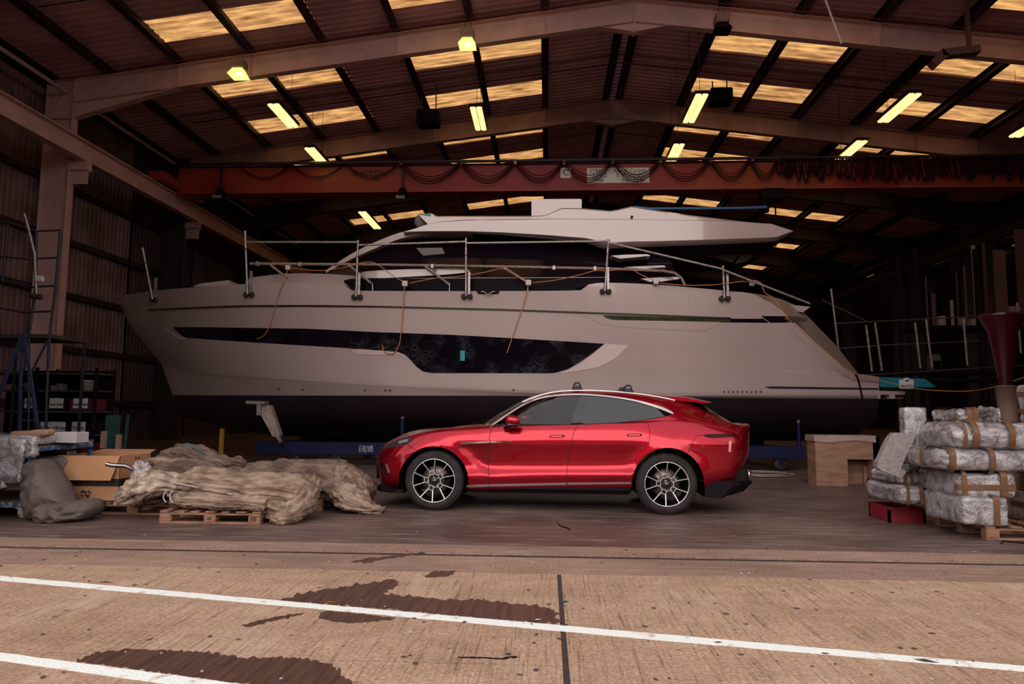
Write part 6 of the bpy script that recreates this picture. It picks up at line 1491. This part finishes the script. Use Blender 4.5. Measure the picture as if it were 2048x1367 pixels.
pkg('wrapped_parcel', 'lumpy wrapped parcel on the very top of the right stack', 1864, 1960, 819, 846, 8.3, .6, .07, .03, 0, 0, fq=6, seed=45, tapes=((0, .0, .06), (0, .18, .06), (2, 0, .04, (.5, .62))))
pkg('wrapped_parcel', 'small crumpled wrapped bundle at the right end of the top of the stack', 1950, 2000, 817, 845, 8.35, .5, .06, .05, 0, 0, fq=6, seed=46)
pkg('wrapped_board', 'upright flat board in clear wrap at the back left of the right stack', 1797, 1862, 814, 955, 9.0, .18, .03, .008, -.05, 0, seed=47, zfloor=.35)
bp2 = [P(x, y, 8.42) for x, y in smoothpoly([(1788, 865), (1812, 867), (1831, 869), (1818, 900), (1806, 926), (1803, 938), (1812, 941), (1808, 950), (1796, 953), (1775, 945), (1754, 934), (1762, 910), (1774, 884)], True, 2)]
t = thing('wrapped_board', 'leaning grey foam-wrapped board sloping down at the left of the right stack', 'wrapped parcel', tuple(P(1780, 950, 8.6))); obj('wrap', MB().prism(bp2, (0, .09, 0)), M('grey_foam_wrap', (.26, .225, .225), (.20, .17, .17), 30, .3, bump=.4, bs=80, coat=.4), t)
pkg('wrapped_parcel', 'wrapped parcel with three dark straps on the low pile at the left', 1746, 1850, 943, 972, 8.75, .7, .07, .018, .05, 0, seed=49, tapes=((0, -.15, .025), (0, -.09, .025), (0, -.02, .03), (0, .1, .03)))
pkg('wrapped_parcel', 'lowest wrapped parcel of the low pile at the left, above the red crate', 1738, 1850, 970, 1010, 8.6, .85, .07, .018, .08, 0, seed=50, tapes=((0, -.17, .025), (0, -.08, .025), (0, .07, .04)))
pkg('wrapped_parcel', 'wrapped parcel cut by the right edge of the photo beside the bottom one', 2034, 2110, 992, 1042, 8.0, .7, .06, .015, 0, 0, seed=51, zfloor=.147, tapes=((2, .0, .06),))
pkg('wrapped_roll', 'tall wrapped roll with tape bands at the right edge of the photo', 2038, 2110, 768, 846, 8.15, .5, .12, .02, 0, 0, seed=52, tapes=((2, .14, .05), (2, -.08, .05)))
a, b = P(1793, 1010, 9.0), P(1852, 1038, 9.0)
t = thing('red_crate', 'red plastic crate in shadow under the low wrapped pile', 'crate', ((a.x + b.x) / 2, 9.2, 0))
rcm = M('red_plastic', (.22, .008, .02), (.16, .006, .016), 4, .5)
for q in ((a.x - .1, b.x, 9.0, 9.03), (a.x - .1, b.x, 9.5, 9.53), (a.x - .1, a.x - .07, 9, 9.53), (b.x - .03, b.x, 9, 9.53)): obj('crate_side', MB().bx(*q, .0, a.z - .02), rcm, t)
obj('crate_rim', MB().bx(a.x - .12, b.x + .02, 8.98, 9.01, a.z - .05, a.z - .02), rcm, t)
# ---- plywood box
ply = M('plywood', (.34, .185, .125), (.24, .125, .085), 2.5, .8, stretch=(1, 1, 4), det=7); YP = 13.3
a, b = P(1631, 872, YP), P(1751, 962, YP); zt3 = a.z
t = thing('plywood_box', 'plywood crate with a square opening and a pale sheet over its top', 'crate', ((a.x + b.x) / 2, YP + .4, 0))
ox0, ox1, oz = P(1659, 0, YP).x, P(1720, 0, YP).x, P(1700, 918, YP).z
for q, nm in (((a.x, ox0, YP, YP + .02, 0, zt3), 'front_panel'), ((ox1, b.x, YP, YP + .02, 0, zt3), 'front_panel'), ((ox0, ox1, YP, YP + .02, oz, zt3), 'front_panel'), ((b.x - .02, b.x, YP, YP + .42, 0, zt3), 'side_panel'),
               ((a.x, b.x, YP + .40, YP + .42, 0, zt3), 'back_panel'), ((a.x, b.x, YP, YP + .42, zt3 - .02, zt3), 'top_panel')): obj(nm, MB().bx(*q), ply, t)
sd = P(1615, 900, YP + .85); obj('side_panel', MB().bar((a.x, YP + .01, zt3 / 2), (a.x - .0, YP + .41, zt3 / 2), .02, zt3), ply, t)
obj('inner_block', MB().bx(ox1 - .17, ox1 + .02, YP + .30, YP + .34, 0, P(1700, 931, YP + .35).z), ply, t)
cl = MB()
xs2 = [a.x - .03 + (b.x - a.x + .06) * i / 12 for i in range(13)]
cl.add([(x, YP - .02 - .01 * sin(i * 2.1), zt3 + .02 - (.0 if j == 0 else .11 + .02 * sin(i * .6))) for j in range(2) for i, x in enumerate(xs2)], [(i, i + 1, 14 + i, 13 + i) for i in range(12)], True)
cl.bx(a.x - .03, b.x + .03, YP - .02, YP + .44, zt3 + .005, zt3 + .02).bx(a.x - .035, a.x - .025, YP - .02, YP + .44, zt3 - .09, zt3 + .02)
obj('dust_sheet', cl, M('pale_sheet', (.38, .28, .25), (.32, .23, .2), 3, .5), t)
# ---- guard rail of the right-hand access platform
t = thing('platform_guard_rail', 'grey tubular guard rail of the access platform right of the stern', 'railing', tuple(P(1780, 745, 20.8)[:2]) + (0,)); DG = 20.8
for a_, b_2, c_, d_ in ((1662, 577, 1677, 697), (1732, 650, 1744, 742), (1750, 645, 1764, 741), (1830, 645, 1841, 736), (1852, 638, 1864, 734), (1927, 640, 1935, 730), (2034, 605, 2042, 706)):
    obj('post', MB().tube([P(a_, b_2, DG), P(c_, d_, DG)], .036 if a_ != 1662 else .032, 8), M('dull_tube', (.34, .25, .24), (.2, .14, .14), 8, .45, metal=.5), t)
dm2 = M('dim_rail', (.06, .035, .035), (.045, .025, .028), 5, .5)
for q in ([(1666, 647), (2060, 627)], [(1676, 697), (1765, 690), (1960, 682)], [(1700, 752), (1900, 739), (2060, 730)], [(1645, 600), (1732, 642)]): obj('rail', MB().tube([P(x, y, DG + .04) for x, y in q], .022, 6), dm2, t)
a, b = P(1690, 752, DG), P(2100, 752, DG); obj('platform_deck', MB().bx(a.x, b.x, DG, DG + 1.2, a.z - .12, a.z - .04), dark_m, t)
for x in (a.x + .3, a.x + 2.5, b.x - .3): obj('leg', MB().bx(x - .03, x + .03, DG + .5, DG + .56, 0, a.z - .1), dark_m, t)
# ---- red funnel in pale pot
p = P(2018, 838, 12.2)
t = thing('red_funnel', 'tall dark red tapering tube standing in a pale beige pot', 'funnel', (p.x, p.y, 0))
zpa, zpb, zr_ = P(2018, 838, 12.2).z, P(2018, 771, 12.2).z, P(2000, 640, 12.2).z
obj('beige_pot', MB().lathe([(0, 0), (.14, 0), (.14, zpa), (.18, zpb), (.19, zpb), (.17, zpb - .02), (0, zpb - .02)], (p.x, p.y, 0), n=24), M('beige_plastic', (.30, .20, .16), (.26, .17, .14), 3, .5), t)
obj('red_tube', MB().lathe([(.09, zpb - .02), (.13, zpb + .3), (.22, zpb + .9), (.34, zr_ + .05), (.36, zr_ + .1), (.33, zr_ + .08)], (p.x - .02, p.y, 0), n=26), M('dark_red_plastic', (.05, .002, .008), (.035, .002, .006), 3, .3, coat=.2), t)
# ---- storage rack with boards, far right
YR = 24.0
t = thing('board_rack', 'dark storage rack along the right side holding panels on edge', 'rack', tuple(P(1950, 700, YR)[:2]) + (0,))
a, b = P(1838, 640, YR), P(2080, 640, YR); zs = P(1950, 650, YR).z
for x in (a.x, (a.x + b.x) / 2, b.x): obj('upright', MB().bx(x - .05, x + .05, YR, YR + .1, 0, zs + 2.6).bx(x - .05, x + .05, YR + 1.2, YR + 1.3, 0, zs + 2.6), dark_m, t)
for z in (zs, zs - 1.5, zs - 2.9): obj('shelf_beam', MB().bx(a.x, b.x, YR, YR + 1.3, z - .12, z), dark_m, t)
bdm = [M('red_brown_board', (.10, .030, .028), (.075, .022, .022), 3, .7), M('brown_board', (.13, .055, .040), (.09, .04, .03), 3, .7), M('dusty_white_board', (.30, .20, .18), (.22, .15, .14), 4, .7), M('deep_red_board', (.12, .008, .018), (.09, .007, .014), 3, .6)]
boards = [(1942, 500, 1957, 640, 1, 'tall narrow brown board at the middle of the rack'), (1963, 486, 1978, 640, 0, 'tall red-brown board with a square top, centre of the rack'), (1985, 500, 2018, 640, 1, 'broad dull brown panel on the rack, left of the red one'),
          (2027, 458, 2060, 640, 0, 'largest red-brown panel at the right edge of the rack'), (1926, 530, 1936, 640, 1, 'short brown lath leaning at the rack middle'), (1911, 545, 1919, 640, 0, 'thin red-brown lath beside the short one'),
          (1850, 551, 1857, 640, 1, 'thin brown board at the left end of the rack'), (1981, 598, 1986, 640, 3, 'thin deep red board between two panels'), (2000, 612, 2042, 640, 2, 'low white board with a dark oval mark on the rack'),
          (1942, 490, 1950, 500, 2, 'small square offcut high on the rack'), (1862, 586, 1873, 640, 0, 'short dark panel at the rack left'), (1900, 600, 1908, 640, 2, 'small pale offcut standing on the rack')]
for x0_, y0_, x1_, y1_, k, lab in boards:
    Y = YR + .25 + random.uniform(0, .7); p, q = P(x0_, y0_, Y), P(x1_, y1_, Y)
    obj('board', MB().box(((p.x + q.x) / 2, Y, (p.z + zs) / 2), (q.x - p.x, .04, p.z - zs), Matrix.Rotation(.0, 3, 'Y'), bev=.006), bdm[k], None, lab, 'board')
for k, (x0_, y0_, x1_, y1_) in enumerate([(1863, 677, 1882, 697), (1864, 703, 1883, 735), (1948, 675, 1958, 690), (1930, 668, 1936, 688), (1874, 530, 1888, 550)]):
    Y = YR + .2; p, q = P(x0_, y0_, Y), P(x1_, y1_, Y); lab = ['grey mesh crate on the lower rack shelf', 'lowest grey mesh crate by the rack leg', 'pale folded box on the lower rack shelf', 'narrow pale box on the lower rack shelf', 'square dusty white carton high at the left of the rack'][k]
    z0 = min([zs, zs - 1.5, zs - 2.9], key=lambda z: abs(z - q.z)); obj('carton', MB().box(((p.x + q.x) / 2, Y + .2, z0 + (p.z - q.z) / 2), (q.x - p.x, .4, p.z - q.z), bev=.02), bdm[2] if k > 1 else M('dim_mesh', (.10, .07, .07)), None, lab, 'carton')
# ================================================================ small litter on the concrete
lit = M('litter_dark', (.05, .028, .025), (.10, .06, .045), 20, .8)
mb = MB(); random.seed(11)
for i in range(150):
    x, y = random.uniform(0, 2048), 1090 + 270 * random.random() ** 1.2; g = G(x, y); s = random.uniform(.006, .028); an = random.uniform(0, pi); e = random.uniform(.3, .7)
    mb.add([(g.x + s * cos(an + q) * (1 if q % pi < .1 else e), g.y + s * sin(an + q) * (1 if q % pi < .1 else e), .003 + .002 * (j % 2)) for j, q in enumerate((0, pi / 3, 2 * pi / 3, pi, 4 * pi / 3, 5 * pi / 3))], [(0, 1, 2, 3, 4, 5)])
obj('leaf_litter', mb, lit, None, 'tiny dark leaf and grit litter over the concrete', 'litter', kind='stuff')
mb = MB()
for i in range(60):
    x, y = random.uniform(0, 2048), 1040 + 320 * random.random(); g = G(x, y); s = random.uniform(.003, .010); mb.box((g.x, g.y, .003), (s * 2, s * 1.5, .004), Matrix.Rotation(random.random() * 3, 3, 'Z'))
obj('paint_chips', mb, paper, None, 'tiny white chips and crumbs over the concrete', 'litter', kind='stuff')
def scrap(nm, x, y, s, mat, lab, e=.5, an=.3):
    g = G(x, y); mb = MB().add([(g.x + s * cos(an + q) * (1, e, .8, e)[j], g.y + s * sin(an + q) * (1, e, .8, e)[j], .004 + .004 * (j % 2)) for j, q in enumerate((0, pi / 2, pi, 3 * pi / 2))], [(0, 1, 2, 3)]); mb.add([(a, b, .001) for a, b, c in mb.v], [(3, 2, 1, 0)]); obj(nm, mb, mat, None, lab, 'scrap')
scrap('plastic_scrap', 1129, 1203, .035, M('teal_film', (.02, .17, .24)), 'teal scrap of film lying on the tar joint', .6)
scrap('dry_leaf', 660, 1205, .045, M('orange_leaf', (.45, .13, .05)), 'orange leaf in the large wet stain', .3)
scrap('dark_clod', 1128, 1252 - 2, .03, lit, 'dark clod where the tar joint meets the white line', .7); scrap('dark_clod', 1850, 1322, .07, lit, 'black smear of dirt on the right part of the white line', .35, -.4)
scrap('dry_leaf', 1950, 1104, .05, M('pale_leaf', (.45, .30, .2)), 'pale curled leaf beside the door track at right', .4); scrap('paper_scrap', 1075, 1240, .028, paper, 'white paper scrap in the wet stain near the joint', .5)
scrap('dark_stick', 620, 1165, .06, lit, 'short dark twig at the left above the white line', .12, -.1) if 0 else scrap('dark_stick', 210, 1164, .07, lit, 'short dark twig just above the white line at left', .12, -.1)
cr2 = MB()
def crack(pts, w0, z=.0022):
    s_ = dense(pts, 7, False); l = []; r_ = []
    for i, (a, b) in enumerate(s_):
        a += 2.2 * noise.noise(V((i * .6, 1, 3))); b += 1.6 * noise.noise(V((i * .5, 7, 3))); ww = w0 * (.5 + abs(noise.noise(V((i * .4, 2, 9)))) * 2); g0, g1 = G(a, b - ww / 2), G(a, b + ww / 2); l.append((g0.x, g0.y, z)); r_.append((g1.x, g1.y, z))
    n_ = len(l); return l + r_, [(i, i + 1, n_ + i + 1, n_ + i) for i in range(n_ - 1)]
for k, (pts, w0, lab) in enumerate([([(1114, 1041), (1117, 1048), (1124, 1053), (1134, 1055), (1140, 1060)], 5, 'jagged dark crack in the inner floor in front of the car'), ([(916, 1314), (960, 1315), (1000, 1317), (1034, 1313)], 4, 'broken black edge of the slab joint in the foreground')]):
    v_, f_ = crack(pts, w0); obj('floor_crack', MB().add(v_, f_), dark_m, None, lab, 'crack')
scrap('small_stone', 731, 1003, .04, M('pale_stone', (.5, .42, .3)), 'small pale stone on the floor left of the front wheel', .8)
# bent wire on floor at right
obj('bent_wire', MB().tube([G(2002, 1088) + V((0, 0, .01)), G(2006, 1083) + V((0, 0, .01)), G(2060, 1088) + V((0, 0, .01))], .008, 5), dark_m, None, 'bent black wire on the floor at the right edge', 'wire')

GR = {'portal_frame': 'portal frames of the hall', 'fluorescent_batten': 'fluorescent battens under the roof', 'high_bay_lamp': 'square high-bay lamps', 'floodlight': 'floodlights under the crane', 'unit_heater': 'black roof heaters',
      'pallet': 'wooden pallets on the floor', 'canvas_bundle': 'folded canvas covers', 'storage_bin': 'labelled bins on the shelves', 'carton': 'cartons on the shelves', 'board': 'boards on the storage rack',
      'wrapped_parcel': 'bubble wrapped parcels stacked at the right', 'wrapped_board': 'wrapped boards at the right stack', 'junction_box': 'junction boxes on the orange cables', 'cable': 'orange cables on the yacht', 'wet_stain': 'wet stains on the concrete',
      'painted_line': 'painted lines on the concrete', 'runway_beam': 'crane runway beams'}
for o in list(sc.objects):
    s_ = o.name.split('.')[0]
    if o.parent is None and s_ in GR and 'kind' not in o: o['group'] = GR[s_]
